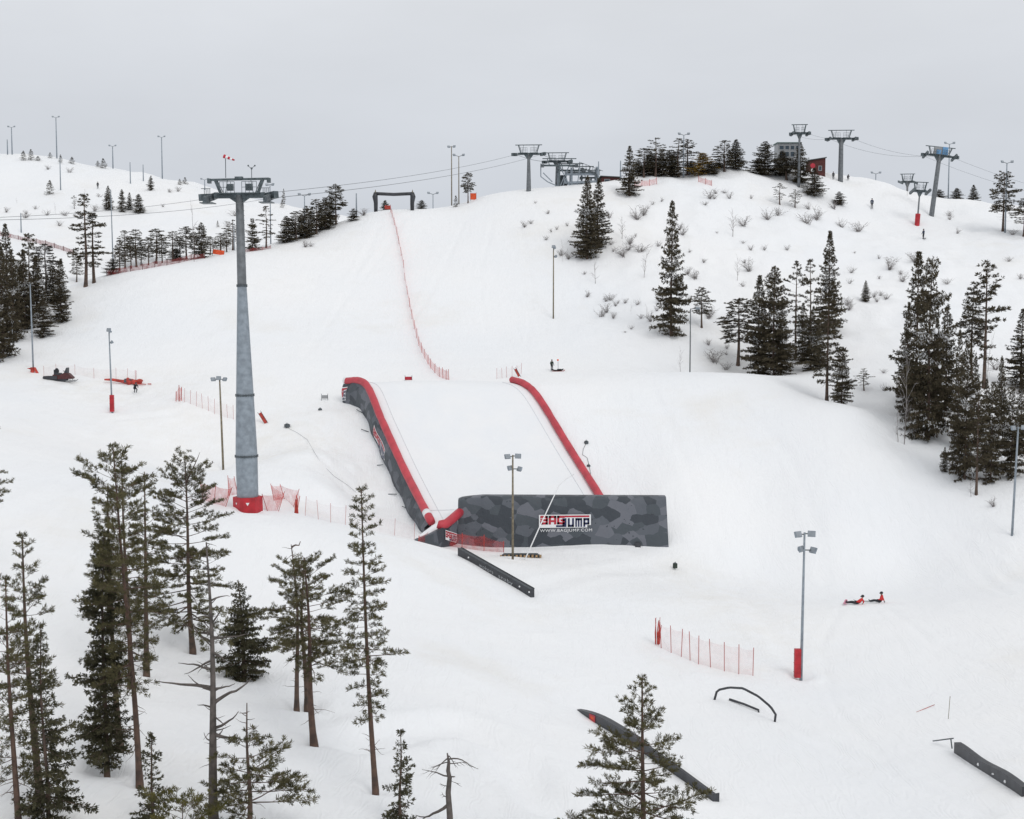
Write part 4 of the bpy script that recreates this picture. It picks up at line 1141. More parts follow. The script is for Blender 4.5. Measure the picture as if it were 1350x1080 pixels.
for k0, k1, tx in ((.31, .51, "wokora"), (.58, .77, "snaby")):
    a = side2(k0, .50); b = side2(k1, .50); c = side2(k0, .78)
    text_mesh("hand_lettering", tx, a, b - a, c - a, M_CHALK, t, 1.1)
mb = MB()
for k in (.16, .86, .985): mb.ball(side2(k, .72, .02), .09)
mb.build("bolt_hole", M_WHITE, t, smooth=True)
# long rainbow rail behind the near pine
t, G_, u, s_, L = rail_box("long_rail_box", ((762, 935), (944, 1057)), .50, .45, "very long dark rail with a square red sticker behind the nearest lone pine", taper=(1.0, 0), arch=.28, n=20)
mb = MB(); mb.grid([[G_[i, 1] + np.array((0, 0, .012)) + (G_[i, 2] - G_[i, 1]) * .42, G_[i, 2] + np.array((0, 0, .012))] for i in range(11, 21)]); mb.build("white_slide_top", M_WHITE, t)
vis = -1 if (G_[8][0] - G_[8][3])[1] < 0 else 1
e0, e1 = (0, 1) if vis < 0 else (3, 2)
def fpt(k, w, off=.03):
    i = min(19, int(k * 20)); f = k * 20 - i
    return lerp(lerp(G_[i][e0], G_[i][e1], w), lerp(G_[i + 1][e0], G_[i + 1][e1], w), f) + np.array(s_) * off * (-1 if vis < 0 else 1)
mb = MB(); mb.add([fpt(.125, .42), fpt(.175, .42), fpt(.175, .95), fpt(.125, .95)], [(0, 1, 2, 3)], 0)
mb.add([fpt(.135, .6, .035), fpt(.165, .55, .035), fpt(.165, .78, .035), fpt(.135, .82, .035)], [(0, 1, 2, 3)], 1)
mb.build("sticker", [M_PRINTR, M_ORANGE], t)
mb = MB(); mb.ball(fpt(.955, .62, .01), .085); mb.build("bolt_hole", M_WHITE, t)
# wavy box at the right edge
t, G_, u, s_, L = rail_box("wave_rail_box", ((1262, 992), (1352, 1050)), .62, .45, "dark gently bent rail box with three white holes at the lower right edge", n=18)
for o_ in t.children:
    co = np.zeros(len(o_.data.vertices) * 3); o_.data.vertices.foreach_get("co", co); co = co.reshape(-1, 3)
    k = (co[:, :2] @ np.array((u.x, u.y))) / L
    up = np.where(np.isin(np.arange(len(co)) % 4, (1, 2)), 1, 0)
    co[:, 2] += up * .07 * np.sin(k * 9 + 1.2); o_.data.vertices.foreach_set("co", co.ravel()); o_.data.update()
vis = -1 if (G_[8][0] - G_[8][3])[1] < 0 else 1; e0, e1 = (0, 1) if vis < 0 else (3, 2)
mb = MB()
for k in (.44, .66, .82):
    q = lerp(G_[int(k * 18)][e0], G_[int(k * 18)][e1], .62) + np.array(s_) * .0; mb.ball(q, (.10 if k != .66 else .12, .10, .10 if k != .66 else .05))
mb.build("bolt_hole", M_WHITE, t, smooth=True)
def pipe(name, pts, r, label, cat, m=M_RAIL, group=None, legs=()):
    o0 = Vector(pts[0]); mb = MB(); mb.tube([Vector(q) - o0 for q in pts], r, 8)
    for a_, b_ in legs: mb.tube([Vector(a_) - o0, Vector(b_) - o0], r, 8)
    return tag(mb.build(name, m, None, o0, smooth=True), label, cat, group)
A, B_ = at(941, 922), at(1021, 951)
arc = []
for k in np.linspace(0, 1, 22):
    q = A.lerp(B_, k)
    X = lerp(941, 1021, k)
    # rainbow shape seen at the rail's own distance
    Yt = np.interp(X, [941, 942, 948, 962, 980, 1000, 1015, 1022, 1021], [922, 915, 909.5, 906.5, 907.5, 918, 931, 940, 951]) if 0 < k < 1 else (922 if k == 0 else 951)
    arc.append(Vector((q.x, q.y, q.z + max(-.2, height_to(q, Yt)))))
arc[0].z -= .25; arc[-1].z -= .25
arc.insert(-1, Vector(at(1022.5, 951)) + Vector((0, 0, .5)))
pipe("arched_rail", arc, .09, "black bent tube rail arching over the snow right of the lone pine", "park rail", group="terrain park rails")
A, B_ = at(962, 924), at(1000, 938)
pipe("low_rail", [A + Vector((0, 0, -.1)), A + Vector((0, 0, .12)), A.lerp(B_, .5) + Vector((0, 0, .15)), B_ + Vector((0, 0, .1)), B_ + Vector((0, 0, -.1))], .085, "short straight black rail low on the snow under the arched rail", "park rail", group="terrain park rails")
A, B_, D_ = at(1230, 980), at(1256, 978), at(1253.5, 987)
hA = height_to(A, 977); hB = height_to(D_, 973.5)
pipe("tee_rail", [A + Vector((0, 0, hA)), D_ + Vector((.15, 0, hB))], .045, "thin dark tee shaped bar before the gently bent rail box", "park rail", M_STEELD, "terrain park rails", legs=[(D_ + Vector((-.02, 0, hB)), D_ + Vector((.1, 0, -.1)))])
A, B_ = at(1208, 939), at(1232, 930)
pipe("slalom_pole", [A, B_ + Vector((0, 0, .05))], .02, "thin pinkish pole lying flat on the snow near the right edge", "pole", M_REDT, "thin poles stuck in the snow")
A = at(1250, 948); pipe("slalom_pole", [A - Vector((0, 0, .2)), A + Vector((.1, 0, height_to(A, 918)))], .02, "thin brownish pole standing upright near the right edge", "pole", M_WOODP, "thin poles stuck in the snow")
# white hose crossing the airbag wall on a long slanted pole
A = at(690, 740); 
q1 = pt(737, 640, 147.3); q2 = pt(757, 625, 149.5); q0 = A
q0v = Vector(q0); q1v = Vector(q1); q2v = Vector(q2)
pipe("air_hose", [q0v - Vector((0, 0, .2)), q0v.lerp(q1v, .5), q1v, q1v.lerp(q2v, .4) + Vector((0, 0, .12)), q2v], [.07, .065, .055, .045, .035], "long whitish slanted lance leaning across the airbag wall's print", "lance", M_WHITE)
# pallet stack at the floodlight foot
p = at(684, 734.5); t = thing("pallet_stack", p, "low stack of brown wooden pallets at the foot of the airbag wall", "pallet")
mb = MB()
for k in range(3): mb.box((.2, .3, .10 + .11 * k - .05), (4.3 - .3 * k, .8, .05))
mb.build("deck_board", M_STEELD, t)
mb = MB()
for k in range(11): mb.box((-1.9 + .42 * k, -.12, .12), (.22, .3, .2 + .06 * (k % 3)))
mb.build("block", M_PALLET, t)
# small dark things on the snow
def small(name, X, Y, sz_, m, label, cat):
    p = at(X, Y); t = thing(name, p, label, cat)
    mb = MB(); mb.box((0, 0, sz_[2] / 2), sz_, Matrix.Rotation(.4, 3, 'Z')); mb.build("body", m, t)
    mb = MB(); mb.box((0, 0, sz_[2] + .03), (sz_[0] * .7, sz_[1] * .8, .06), Matrix.Rotation(.4, 3, 'Z')); mb.tube([(-sz_[0] * .3, 0, sz_[2]), (0, 0, sz_[2] + .18), (sz_[0] * .3, 0, sz_[2])], .03, 6); mb.build("handle", M_STEELD, t)
    return t
small("crate", 890, 749, (.36, .36, .5), M_GREENC, "small dark crate alone on the snow right of the airbag wall", "crate")
small("air_blower", 378.5, 563, (.65, .5, .34), M_STEELD, "dark blower box on the trampled snow left of the airbag", "blower")
small("air_blower", 422, 541, (.45, .35, .2), M_STEELD, "smaller dark box in the snow below the pale board", "blower")
small("air_blower", 773, 585, (.42, .36, .3), M_STEELD, "little dark box on the snow right of the right airbag tube", "blower")
small("air_blower", 776, 615, (.36, .3, .16), M_STEELD, "lower tiny dark box right of the right airbag tube", "blower")
A = at(773, 585); pts = [at(773, 585)] + [at(x, y) for x, y in ((769, 592), (768, 600), (774, 604), (777, 615), (779, 628), (782, 645))]
pipe("power_cord", [q + Vector((0, 0, .05)) for q in pts], .022, "thin cord winding down the snow right of the right airbag tube", "cord", M_STEELD, "cords beside the airbag")
pipe("power_cord", [at(x, y) + Vector((0, 0, .04)) for x, y in ((380, 565), (392, 571), (405, 580), (414, 596), (424, 612), (440, 628), (458, 640), (470, 650))], .018, "faint cord running down the trampled snow left of the airbag", "cord", M_FRAME, "cords beside the airbag")
for k, (x0, y0, x1, y1) in enumerate(((486, 570, 476, 569), (497, 614, 505, 616), (512, 652, 523, 655), (478, 545, 470, 543), (540, 672, 530, 671))):
    pipe("tether_strap", [at(x0, y0) + Vector((0, 0, .05)), at(x1, y1) + Vector((0, 0, .3))], .05, ("tether strap on the snow beside the left airbag wall, %s" % ("next to the upper wall print", "below the wall print", "near the foot of the wall", "under the rear corner", "nearest the foot")[k]), "strap", M_STEELD, "tether straps of the airbag")

# ---------------------------------------------------------------- trees
class Tuft:
    """collects needle tufts (place, direction, size) and bare twigs, then makes leaf-sized faces of them in one go"""
    def __init__(s): s.p = []; s.d = []; s.s = []
    def add(s, p, d, sz): s.p.append(p); s.d.append(d); s.s.append(sz)
    def faces(s, rng, n, width, spread):
        P_ = np.array(s.p); D = np.array(s.d); Z = np.array(s.s); N = len(P_)
        D = D / np.maximum(np.linalg.norm(D, axis=1, keepdims=True), 1e-6)
        P_ = np.repeat(P_, n, 0); D = np.repeat(D, n, 0); Z = np.repeat(Z, n)
        r = rng.normal(size=(N * n, 3)); r /= np.linalg.norm(r, axis=1, keepdims=True)
        d = D + r * spread; d /= np.linalg.norm(d, axis=1, keepdims=True)
        L = Z * rng.uniform(.65, 1.2, N * n)
        q = np.cross(d, rng.normal(size=(N * n, 3))); q /= np.maximum(np.linalg.norm(q, axis=1, keepdims=True), 1e-6)
        w = (width * Z)[:, None]
        b = P_ + rng.normal(size=(N * n, 3)) * (Z * .12)[:, None]
        v = np.empty((N * n, 4, 3))
        v[:, 0] = b; v[:, 1] = b + d * (L * .5)[:, None] + q * w; v[:, 2] = b + d * L[:, None]; v[:, 3] = b + d * (L * .5)[:, None] - q * w
        return v.reshape(-1, 3)

def quads_mesh(name, v, m, dust=0.0):
    me_ = bpy.data.meshes.new(name); n = len(v)
    me_.vertices.add(n); me_.vertices.foreach_set("co", v.ravel())
    me_.loops.add(n); me_.loops.foreach_set("vertex_index", np.arange(n))
    k = n // 4
    me_.polygons.add(k); me_.polygons.foreach_set("loop_start", np.arange(0, n, 4)); me_.polygons.foreach_set("loop_total", np.full(k, 4))
    me_.materials.append(m)
    if dust:
        # old snow caught on the boughs, in patches
        me_.materials.append(M_SNOW); q = v[::4]
        n_ = vnoise(q[:, 0] * .9 + 7, q[:, 2] * 1.1, 5) + .7 * vnoise(q[:, 1] * 1.1, q[:, 2] * 1.7 + 3, 6)
        rr = np.random.default_rng(3).random(k)
        me_.polygons.foreach_set("material_index", ((n_ > .55) & (rr < dust * 5)).astype(np.int32))
    me_.update()
    return me_

def limb(mb, p, d, L, r, rg, bend=.25, n=5, curl=0.0, mi=0):
    """a crooked bare limb; returns its points"""
    pts = [Vector(p)]; d = Vector(d).normalized()
    for i in range(n):
        d = (d + Vector((rg.gauss(0, bend), rg.gauss(0, bend), rg.gauss(0, bend) + curl)) * .5).normalized()
        pts.append(pts[-1] + d * L / n)
    mb.tube(pts, [r * (1 - .82 * i / n) for i in range(n + 1)], 5, mi)
    return pts

def tree_meshes(kind, h, seed, wl, wr, cb=.3, wd=None, grain=1.0, lean=0.0, r0=None, prof='pine', dens=1.0, dead_low=16, top_bare=0.0, bark=None, leaf=None, curve=.15, nsp=None, droop=None, step=None, twigs=True):
    """wood and needles of one tree, base at the origin. wl, wr: reach of the crown to the left and right in metres"""
    rg = random.Random(seed); rng = np.random.default_rng(seed)
    wd = wd or (wl + wr) / 2
    r0 = r0 or h * .013
    cx = [rg.gauss(0, curve) for _ in range(4)]
    def axis_at(z):
        t = max(0, z / h)
        return Vector((lean * t + cx[0] * math.sin(t * 3.1) * .6 + cx[1] * math.sin(t * 7) * .25, cx[2] * math.sin(t * 3.3) * .6, z))
    def rad(z): return r0 * (1 - .9 * min(1, max(0, z / h)) ** .85) + .008
    wood = MB(); nt = 14
    zz = [-.8] + [h * i / nt for i in range(nt + 1)]
    wood.tube([axis_at(z) for z in zz], [rad(max(z, 0)) * (1.18 if i == 1 else 1.2 if i == 0 else 1) for i, z in enumerate(zz)], 7)
    T = Tuft()
    spruce = kind == 'spruce'
    stp = step or ((.30 if spruce else .46) * grain ** .5)
    z = cb * h; ztop = h * (1 - top_bare)
    while z < ztop - .05:
        t = (z - cb * h) / (h * (1 - cb))
        if prof == 'cone': w = (1 - t) ** .85 * min(1, .62 + t * 3)
        elif prof == 'column': w = min(1, (1 - t) * 3.0) ** .6 * min(1, .5 + 2.5 * t) * (.75 + .25 * math.sin(z * 1.3 + seed))
        elif prof == 'umbrella': w = math.sin(PI * min(1, .12 + .88 * (1 - (1 - t) ** 1.0 * .86))) ** .6 * .9 + .1
        elif prof == 'narrow': w = (1 - t) ** .55 * min(1, .7 + t * 2) * (.8 + .2 * math.sin(z * 2.1 + seed))
        else: w = (1 - t) ** .42 * min(1, .45 + 2.2 * t) * (.82 + .18 * math.sin(z * 1.7 + seed))
        nb = (6 if spruce else 5) if rg.random() > .15 else 3
        a0 = rg.uniform(0, 2 * PI)
        for b in range(nb):
            if rg.random() > dens: continue
            az = a0 + 2 * PI * b / nb + rg.uniform(-.5, .5)
            cxz, syz = math.cos(az), math.sin(az)
            reach = (wr if cxz > 0 else wl) * cxz * cxz + wd * syz * syz
            L = reach * w * rg.uniform(.62, 1.25) * (1.0 + .30 * float(vnoise(np.array([az * 1.1 + seed]), np.array([z / h * 9.0]), seed % 17)[0]))
            if L < .08: L = .08
            el = (lerp(-.30, .35, t) if spruce else lerp(-.34, .68, t ** 1.3)) + rg.uniform(-.18, .18)
            if droop is not None: el += droop
            d = Vector((cxz * math.cos(el), syz * math.cos(el), math.sin(el)))
            n = max(3, min(7, int(L / .35) + 2))
            pts = [axis_at(z + rg.uniform(-.1, .1))]
            for i in range(n):
                k = (i + 1) / n
                d2 = (d + Vector((rg.gauss(0, .10), rg.gauss(0, .10), (-.10 + .34 * k) if spruce else (.02 + .22 * k * rg.random())))).normalized()
                pts.append(pts[-1] + d2 * L / n)
            if twigs or L > .6:
                wood.tube(pts, [max(.012 * grain ** .5, rad(z) * .34 * min(1, L / 1.6)) * (1 - .75 * i / n) for i in range(n + 1)], 4, cap=False)
            # twigs with their tufts
            s0 = .12 if spruce else rg.uniform(.25, .45)
            sp = (.10 if spruce else .115) * grain
            ns = max(2, int(L * (1 - s0) / sp))
            for q in range(ns):
                s = s0 + (1 - s0) * (q + rg.random() * .8) / ns
                k = min(n - 1, int(s * n)); c_ = pts[k].lerp(pts[k + 1], s * n - k)
                ax_ = (pts[k + 1] - pts[k]).normalized()
                side = 1 if q % 2 else -1
                lat = ax_.cross(Vector((0, 0, 1))); lat = lat.normalized() if lat.length > .01 else Vector((1, 0, 0))
                td = (ax_ * rg.uniform(.5, 1) + lat * side * rg.uniform(.5, 1.1) + Vector((0, 0, rg.uniform(-.5, .05) if spruce else rg.uniform(-.1, .55)))).normalized()
                tl = (L * (.20 if spruce else .30) * (1.15 - s * .75) + .14) * rg.uniform(.6, 1.25)
                tsz = (.17 if spruce else .20) * grain * min(1, .5 + L / 1.2)
                m_ = max(1, int(tl / (.095 * grain)))
                if twigs and tl > .3 and not spruce: wood.tube([c_, c_ + td * tl * .9], [.011, .005], 3, cap=False)
                for e_ in range(m_):
                    f = (e_ + rg.random()) / m_
                    if not spruce and f < .3 and m_ > 2: continue
                    T.add(tuple(c_ + td * tl * f), tuple(td + Vector((0, 0, .35 if not spruce else -.15))), tsz * rg.uniform(.75, 1.2))
            T.add(tuple(pts[-1]), tuple((pts[-1] - pts[-2]).normalized()), (.16 if spruce else .2) * grain)
        z += stp * rg.uniform(.65, 1.35) * (1 if not spruce else lerp(1, .7, t))
    if top_bare == 0:
        for i in range(5): T.add(tuple(axis_at(h * (1 - .012 * i))), (rg.gauss(0, .3), rg.gauss(0, .3), 1), (.12 if spruce else .18) * grain)
    for i in range(dead_low):
        z = rg.uniform(.12, max(.2, cb) + .06) * h; az = rg.uniform(0, 2 * PI)
        limb(wood, axis_at(z), (math.cos(az), math.sin(az), rg.uniform(-.45, .25)), rg.uniform(.3, .9) * max(wl, wr) * .7, .022, rg, .42)
    if top_bare:
        for i in range(7):
            z = h * (1 - top_bare * rg.random()); az = rg.uniform(0, 2 * PI)
            limb(wood, axis_at(z), (math.cos(az), math.sin(az), rg.uniform(-.1, .5)), rg.uniform(.25, .7), .02, rg, .35)
    v = T.faces(rng, nsp or ((9 if spruce else 12) if grain == 1 else 9), (.14 if spruce else .075) if grain == 1 else .14, .9)
    return wood, v, axis_at, rad

TREES_NEAR = "tall trees in the left foreground"
def near_tree(name, X, Yb, Yt, label, kind='pine', wl=30, wr=30, cat='pine tree', d=None, leaf=None, bark=None, Xt=None, extra=None, group=None, r_px=None, **k):
    p = atd(X, d) if d else at(X, Yb)
    dd = depth(p); m = dd / FPX
    h = height_to(p, Yt)
    ln = ((Xt if Xt is not None else X) - X) * m
    t = thing(name, p, label, cat, group)
    if r_px: k['r0'] = r_px * m / 2
    wood, v, ax_, rad_ = tree_meshes(kind, h, k.pop('seed'), wl * m * 1.08, wr * m * 1.08, lean=ln, **k)
    if extra: extra(wood, ax_, rad_, h, m)
    wood.build("trunk", bark or M_BARK, t, smooth=True)
    me_ = quads_mesh("crown", v, leaf or (M_SPRUCE if kind == 'spruce' else M_PINE))
    c = bpy.data.objects.new("crown", me_); C.objects.link(c); c.parent = t
    return t
def zrow(p, Y): return height_to(p, Y)

near_tree("pine_tree", 25, 1096, 762, "reddish trunked pine at the lower left corner, leaning beside darker pine", Xt=17, wl=48, wr=30, cb=.22, seed=11, prof='column', bark=M_BARKR, r_px=9, dens=.85)
near_tree("pine_tree", 53, 1052, 707, "tall dense pine at far left foreground with branches reaching right", Xt=39, wl=40, wr=54, cb=.10, seed=12, prof='pine', r_px=11)
near_tree("spruce_tree", 64, 1092, 826, "slender dark spruce at lower left with thin trunk", 'spruce', wl=34, wr=47, cb=.02, seed=13, prof='cone', cat='spruce tree', Xt=60, dens=.7, r_px=6)
near_tree("pine_tree", 184, 1034, 588, "tallest big pine of the left group, long reddish trunk to the snow", Xt=158, wl=60, wr=52, cb=.30, seed=14, prof='column', bark=M_BARKR, r_px=9)
near_tree("pine_tree", 193, 889, 622, "slim pine with broken dark top right of the tallest left pine", Xt=196, wl=16, wr=42, cb=.12, seed=15, prof='column', dens=.6, r_px=8, top_bare=.08)
near_tree("spruce_tree", 141, 1020, 700, "dense dark spruce standing left under the tallest pine", 'spruce', Xt=144, wl=42, wr=40, cb=.03, seed=16, prof='narrow', cat='spruce tree', r_px=7)
near_tree("pine_tree", 158, 985, 640, "second trunk between the dark spruce and the reddish trunk", Xt=150, wl=44, wr=30, cb=.22, seed=17, prof='column', dens=.8, r_px=9)
near_tree("pine_tree", 172, 906, 610, "half hidden pine behind the tallest left pine, short lower trunk showing", Xt=166, wl=36, wr=44, cb=.25, seed=18, prof='column', dens=.75, r_px=8)
def side_leader(wood, ax_, rad_, h, m):
    a = ax_(h * .86); limb(wood, a, (.5, 0, 1), 2.4, .07, random.Random(3), .12, 6, .3)
near_tree("pine_tree", 254, 858, 601, "airy forked pine left of the big lift tower foot", Xt=249, wl=52, wr=46, cb=.14, seed=19, prof='umbrella', dens=.74, r_px=8, extra=side_leader, dead_low=5)
def old_limbs(wood, ax_, rad_, h, m):
    rg = random.Random(77)
    def lm(Y, dx, dz, L, r): 
        z = h * (1088 - Y) / (1088 - 714); limb(wood, ax_(z), (dx, rg.uniform(-.4, .2), dz), L, r * 1.35, rg, .30, 7, .05)
    for Y, dx, dz, L, r in ((904, -1, .08, 2.5, .075), (925, 1, .55, 2.0, .075), (906, 1, .05, 1.1, .05), (880, -1, .25, 1.6, .05), (845, -1, .3, 1.7, .05), (868, -.9, -.5, 1.5, .045), (856, 1, -.1, 1.2, .05), (838, 1, .12, 1.6, .05),
                            (930, -1, .1, .8, .04), (958, 1, .25, 1.5, .06), (965, 1, -.05, 1.3, .08), (820, .9, .4, 1.0, .04), (812, -.8, .2, 1.2, .04), (790, 1, .1, .9, .04), (940, .9, -.4, 1.0, .035), (975, -1, .1, .7, .03), (830, -1, -.15, 1.9, .04)):
        lm(Y, dx, dz, L, r)
        lm(Y + 4, dx * .8, dz + .3, L * .55, r * .55)
near_tree("old_pine_tree", 281, 1090, 715, "half dead old pine with thick grey trunk and crooked bare limbs", Xt=279, wl=28, wr=38, cb=.62, seed=20, prof='pine', dens=.45, r_px=14, bark=M_DEAD, extra=old_limbs, top_bare=.07, dead_low=12)
near_tree("pine_tree", 328, 1100, 927, "low broad pine at the bottom edge with dead spiky top", Xt=327, wl=70, wr=84, cb=.08, seed=21, prof='cone', dens=.8, r_px=8, bark=M_BARK, top_bare=.2, dead_low=3)
near_tree("spruce_tree", 321, 894, 766, "bushy short spruce behind the half dead old pine", 'spruce', Xt=316, wl=36, wr=40, cb=.03, seed=22, prof='cone', cat='spruce tree', r_px=6)
def hook(wood, ax_, rad_, h, m):
    a = ax_(h * .985); wood.tube([a, a + Vector((.25, 0, .12)), a + Vector((.45, 0, .1)), a + Vector((.55, 0, .35))], [.06, .05, .04, .02], 5)
near_tree("pine_tree", 391, 936, 718, "thin dark pine with hooked broken top, foliage only on its left", Xt=387, wl=46, wr=12, cb=.38, seed=23, prof='umbrella', dens=.7, r_px=7, extra=hook, top_bare=.12)
near_tree("pine_tree", 414, 984, 735, "thick brown trunked pine with wide ragged crown and bare top", Xt=405, wl=34, wr=58, cb=.46, seed=24, prof='umbrella', dens=.72, r_px=10, bark=M_BARKR, top_bare=.05, dead_low=16)
near_tree("pine_tree", 405, 932, 752, "second darker trunk just behind the thick brown trunked pine", Xt=402, wl=34, wr=40, cb=.44, seed=25, prof='umbrella', dens=.45, r_px=8, dead_low=10)
near_tree("pine_tree", 495, 1042, 645, "tall slender pine standing alone right of the left group, long bare lower trunk", Xt=480, wl=42, wr=40, cb=.25, seed=34, prof='pine', r_px=8, bark=M_BARKR, dens=1.0, dead_low=12)
near_tree("spruce_tree", 530, 1094, 964, "small thin spruce at the bottom edge right of the tall slender pine", 'spruce', Xt=530, wl=23, wr=22, cb=.04, seed=27, prof='cone', cat='spruce tree', r_px=5, dens=.75)
near_tree("pine_tree", 847, None, 893, "lone pine at the bottom in front of the very long dark rail", d=61, Xt=844, wl=118, wr=84, cb=.20, seed=28, prof='cone', r_px=11, bark=M_BARKR, dens=1.0, leaf=M_PINE, dead_low=6)
near_tree("spruce_tree", 203, 1092, 968, "small thin spruce right of the reddish trunk foot", 'spruce', Xt=203, wl=26, wr=26, cb=.03, seed=29, prof='cone', cat='spruce tree', r_px=5, dens=.65)
near_tree("pine_tree", 243, None, 1050, "yellowish green pine top poking in at the bottom edge", d=55, wl=50, wr=50, cb=.15, seed=30, prof='umbrella', leaf=M_PINEY, dens=.9)
near_tree("pine_tree", -22, None, 520, "pine branches reaching in at the left edge beside the open slope", d=96, wl=40, wr=34, cb=.2, seed=31, prof='column', dens=.6)
# dead snag
p = at(592, 1096); m_ = depth(p) / FPX; h = height_to(p, 993)
sn = thing("dead_snag", p, "gnarled leafless snag with bent top at the bottom edge", "dead tree")
wood = MB(); rg = random.Random(41)
tr_ = [Vector((x * m_, 0, -.5 + (h + .5) * z)) for x, z in ((2, 0), (1, .3), (-1, .55), (1, .72), (-1, .8), (0, .9), (-2, 1))]
wood.tube(tr_, [.17, .15, .13, .11, .10, .07, .03], 7)
for (z, dx, dz, L, r, cu) in ((.93, 1, .1, 1.5, .045, -.12), (.95, -1, -.3, 1.0, .04, -.25), (.9, -1, -.1, 1.1, .03, -.2), (.97, .6, -.5, .8, .03, -.2), (.88, 1, .15, .9, .03, -.15), (.74, -1, .3, 1.4, .045, -.1), (.42, -1, -.75, 2.1, .09, -.05), (.72, 1, .1, .35, .07, 0), (.62, -1, .1, .5, .03, .1), (.5, -1, .1, .5, .03, .2), (.7, 1, -.3, .7, .015, -.1), (.22, 1, -.1, .5, .03, 0), (.2, 1, -.3, .8, .02, 0)):
    q = tr_[0].lerp(tr_[-1], z); pts = limb(wood, (tr_[min(5, int(z * 6))].x, 0, q.z), (dx, rg.uniform(-.3, .3), dz), L, r, rg, .25, 7, cu)
    for k in range(3):
        limb(wood, pts[3 + k], (dx + rg.uniform(-.5, .5), rg.uniform(-.5, .5), -.5 + rg.uniform(-.3, .4)), L * .35, .014, rg, .3)
wood.build("trunk", M_DEAD, sn, smooth=True)

# ---- copies of a few grown kinds for the woods farther off, unit height and unit half width
KINDS = {}
def proto(key, kind, seed, leaf, bark, wpx, single=False, **k):
    """a kind about 14 m tall, made once with its own parts"""
    H = 14.0; W = wpx
    wood, v, _, _ = tree_meshes(kind, H, seed, W, W, twigs=False, **k)
    KINDS.setdefault(key, []).append((wood, v, leaf, bark, W))
for s in range(4):
    proto('spruce', 'spruce', 100 + s, M_FARP, M_BARK, 2.3, cb=.03, prof='cone', grain=1.7, dead_low=0, dens=.95)
    proto('pine', 'pine', 110 + s, M_FARP, M_BARK, 2.4, cb=.22 + .05 * s, prof='pine', grain=1.7, dead_low=6)
    proto('thin', 'pine', 120 + s, M_FARP, M_BARK, 1.9, cb=.25, prof='column', grain=1.6, dens=.55, dead_low=8)
    proto('top', 'pine', 130 + s, M_FARP, M_BARK, 2.6, cb=.38, prof='pine', step=.34, droop=-.15, grain=1.7, dens=.8, dead_low=6)
    proto('bushy', 'spruce', 140 + s, M_FARP, M_BARK, 3.6, cb=.0, prof='narrow', grain=1.7, dead_low=0, dens=.82)
proto('gold', 'spruce', 150, M_GOLD, M_BARK, 3.6, cb=.0, prof='narrow', grain=2.0, dead_low=0)
proto('grey', 'pine', 151, M_GREYP, M_DEAD, 2.6, cb=.25, prof='pine', grain=1.7, dead_low=6)
for s in range(4):
    proto('tiny', 'spruce', 160 + s, M_FARP, M_BARK, 3.0, cb=.0, prof='cone', grain=3.4, dead_low=0, dens=.7, nsp=6, step=.75)
_made = {}
def far_tree(key, X, Yb, Yt, wpx, label, d=None, group="trees on the hillside", var=None, cat=None, lean=0.0, snow=0, name=None):
    p = atd(X, d) if d else at(X, Yb)
    h = height_to(p, Yt); m = depth(p) / FPX
    ks = KINDS[key]; i = (var if var is not None else int(X * 7 + Yt)) % len(ks)
    wood, v, leaf, bark, W = ks[i]
    cat = cat or ('spruce tree' if key in ('spruce', 'tiny', 'bushy', 'gold') else 'pine tree')
    nm = name or {'spruce': 'spruce_tree', 'tiny': 'young_spruce', 'bushy': 'bushy_spruce', 'gold': 'bushy_spruce'}.get(key, 'pine_tree')
    if p.y > 225 and key != 'tiny' and wpx < 40: wpx *= 1.3
    wk = 1.12 * wpx / 2 * m / W
    sc = (wk, wk, h / 14.0)
    rg = random.Random(int(X * 13 + Yb if Yb else X))
    rot = (0, lean, rg.uniform(0, 2 * PI) if not lean else 0)
    small_ = (key == 'tiny')
    if (key, i) not in _made:
        if small_:
            # too small to show parts: wood and needles in one mesh
            me_ = quads_mesh("young_spruce", v, leaf)
            t = bpy.data.objects.new(nm, me_); C.objects.link(t)
        else:
            t = bpy.data.objects.new(nm, None); C.objects.link(t)
            wood.build("trunk", bark, t, smooth=True)
            c = bpy.data.objects.new("crown", quads_mesh("crown", v, leaf, .07 if key in ("spruce", "bushy") else .03)); C.objects.link(c); c.parent = t
        _made[(key, i)] = t
        t.location = p; t.rotation_euler = rot; t.scale = sc
        tag(t, label, cat, group)
    else:
        t = _made[(key, i)].copy(); C.objects.link(t); t.name = nm
        t.location = p; t.rotation_euler = rot; t.scale = sc
        tag(t, label, cat, group)
        for ch in list(_made[(key, i)].children):
            if ch.name.startswith("snow"): continue
            c = ch.copy(); C.objects.link(c); c.parent = t
    for k in range(snow):
        # loads of snow lying on the boughs, each its own piece
        mb = MB(); z = rg.uniform(.2, .85); a_ = rg.uniform(PI * 1.05, 1.95 * PI) - rot[2]; r_ = W * (1 - z) ** .8 * .7
        rx, rz_ = rg.uniform(.12, .34), rg.uniform(.10, .22)
        mb.ball((0, 0, 0), (rx / max(wk, .3) , .2 / max(wk, .3), rz_), n=8, m=5)
        mb.v = [(x * (1 + .3 * math.sin(3 * y + k)), y, q * (1 + .3 * math.sin(5 * x + k))) for x, y, q in mb.v]
        s_ = mb.build("snow_clump", M_SNOW, t, (r_ * math.cos(a_), r_ * math.sin(a_), 14 * z), smooth=True)
    return t
RT = "trees on the right hillside"
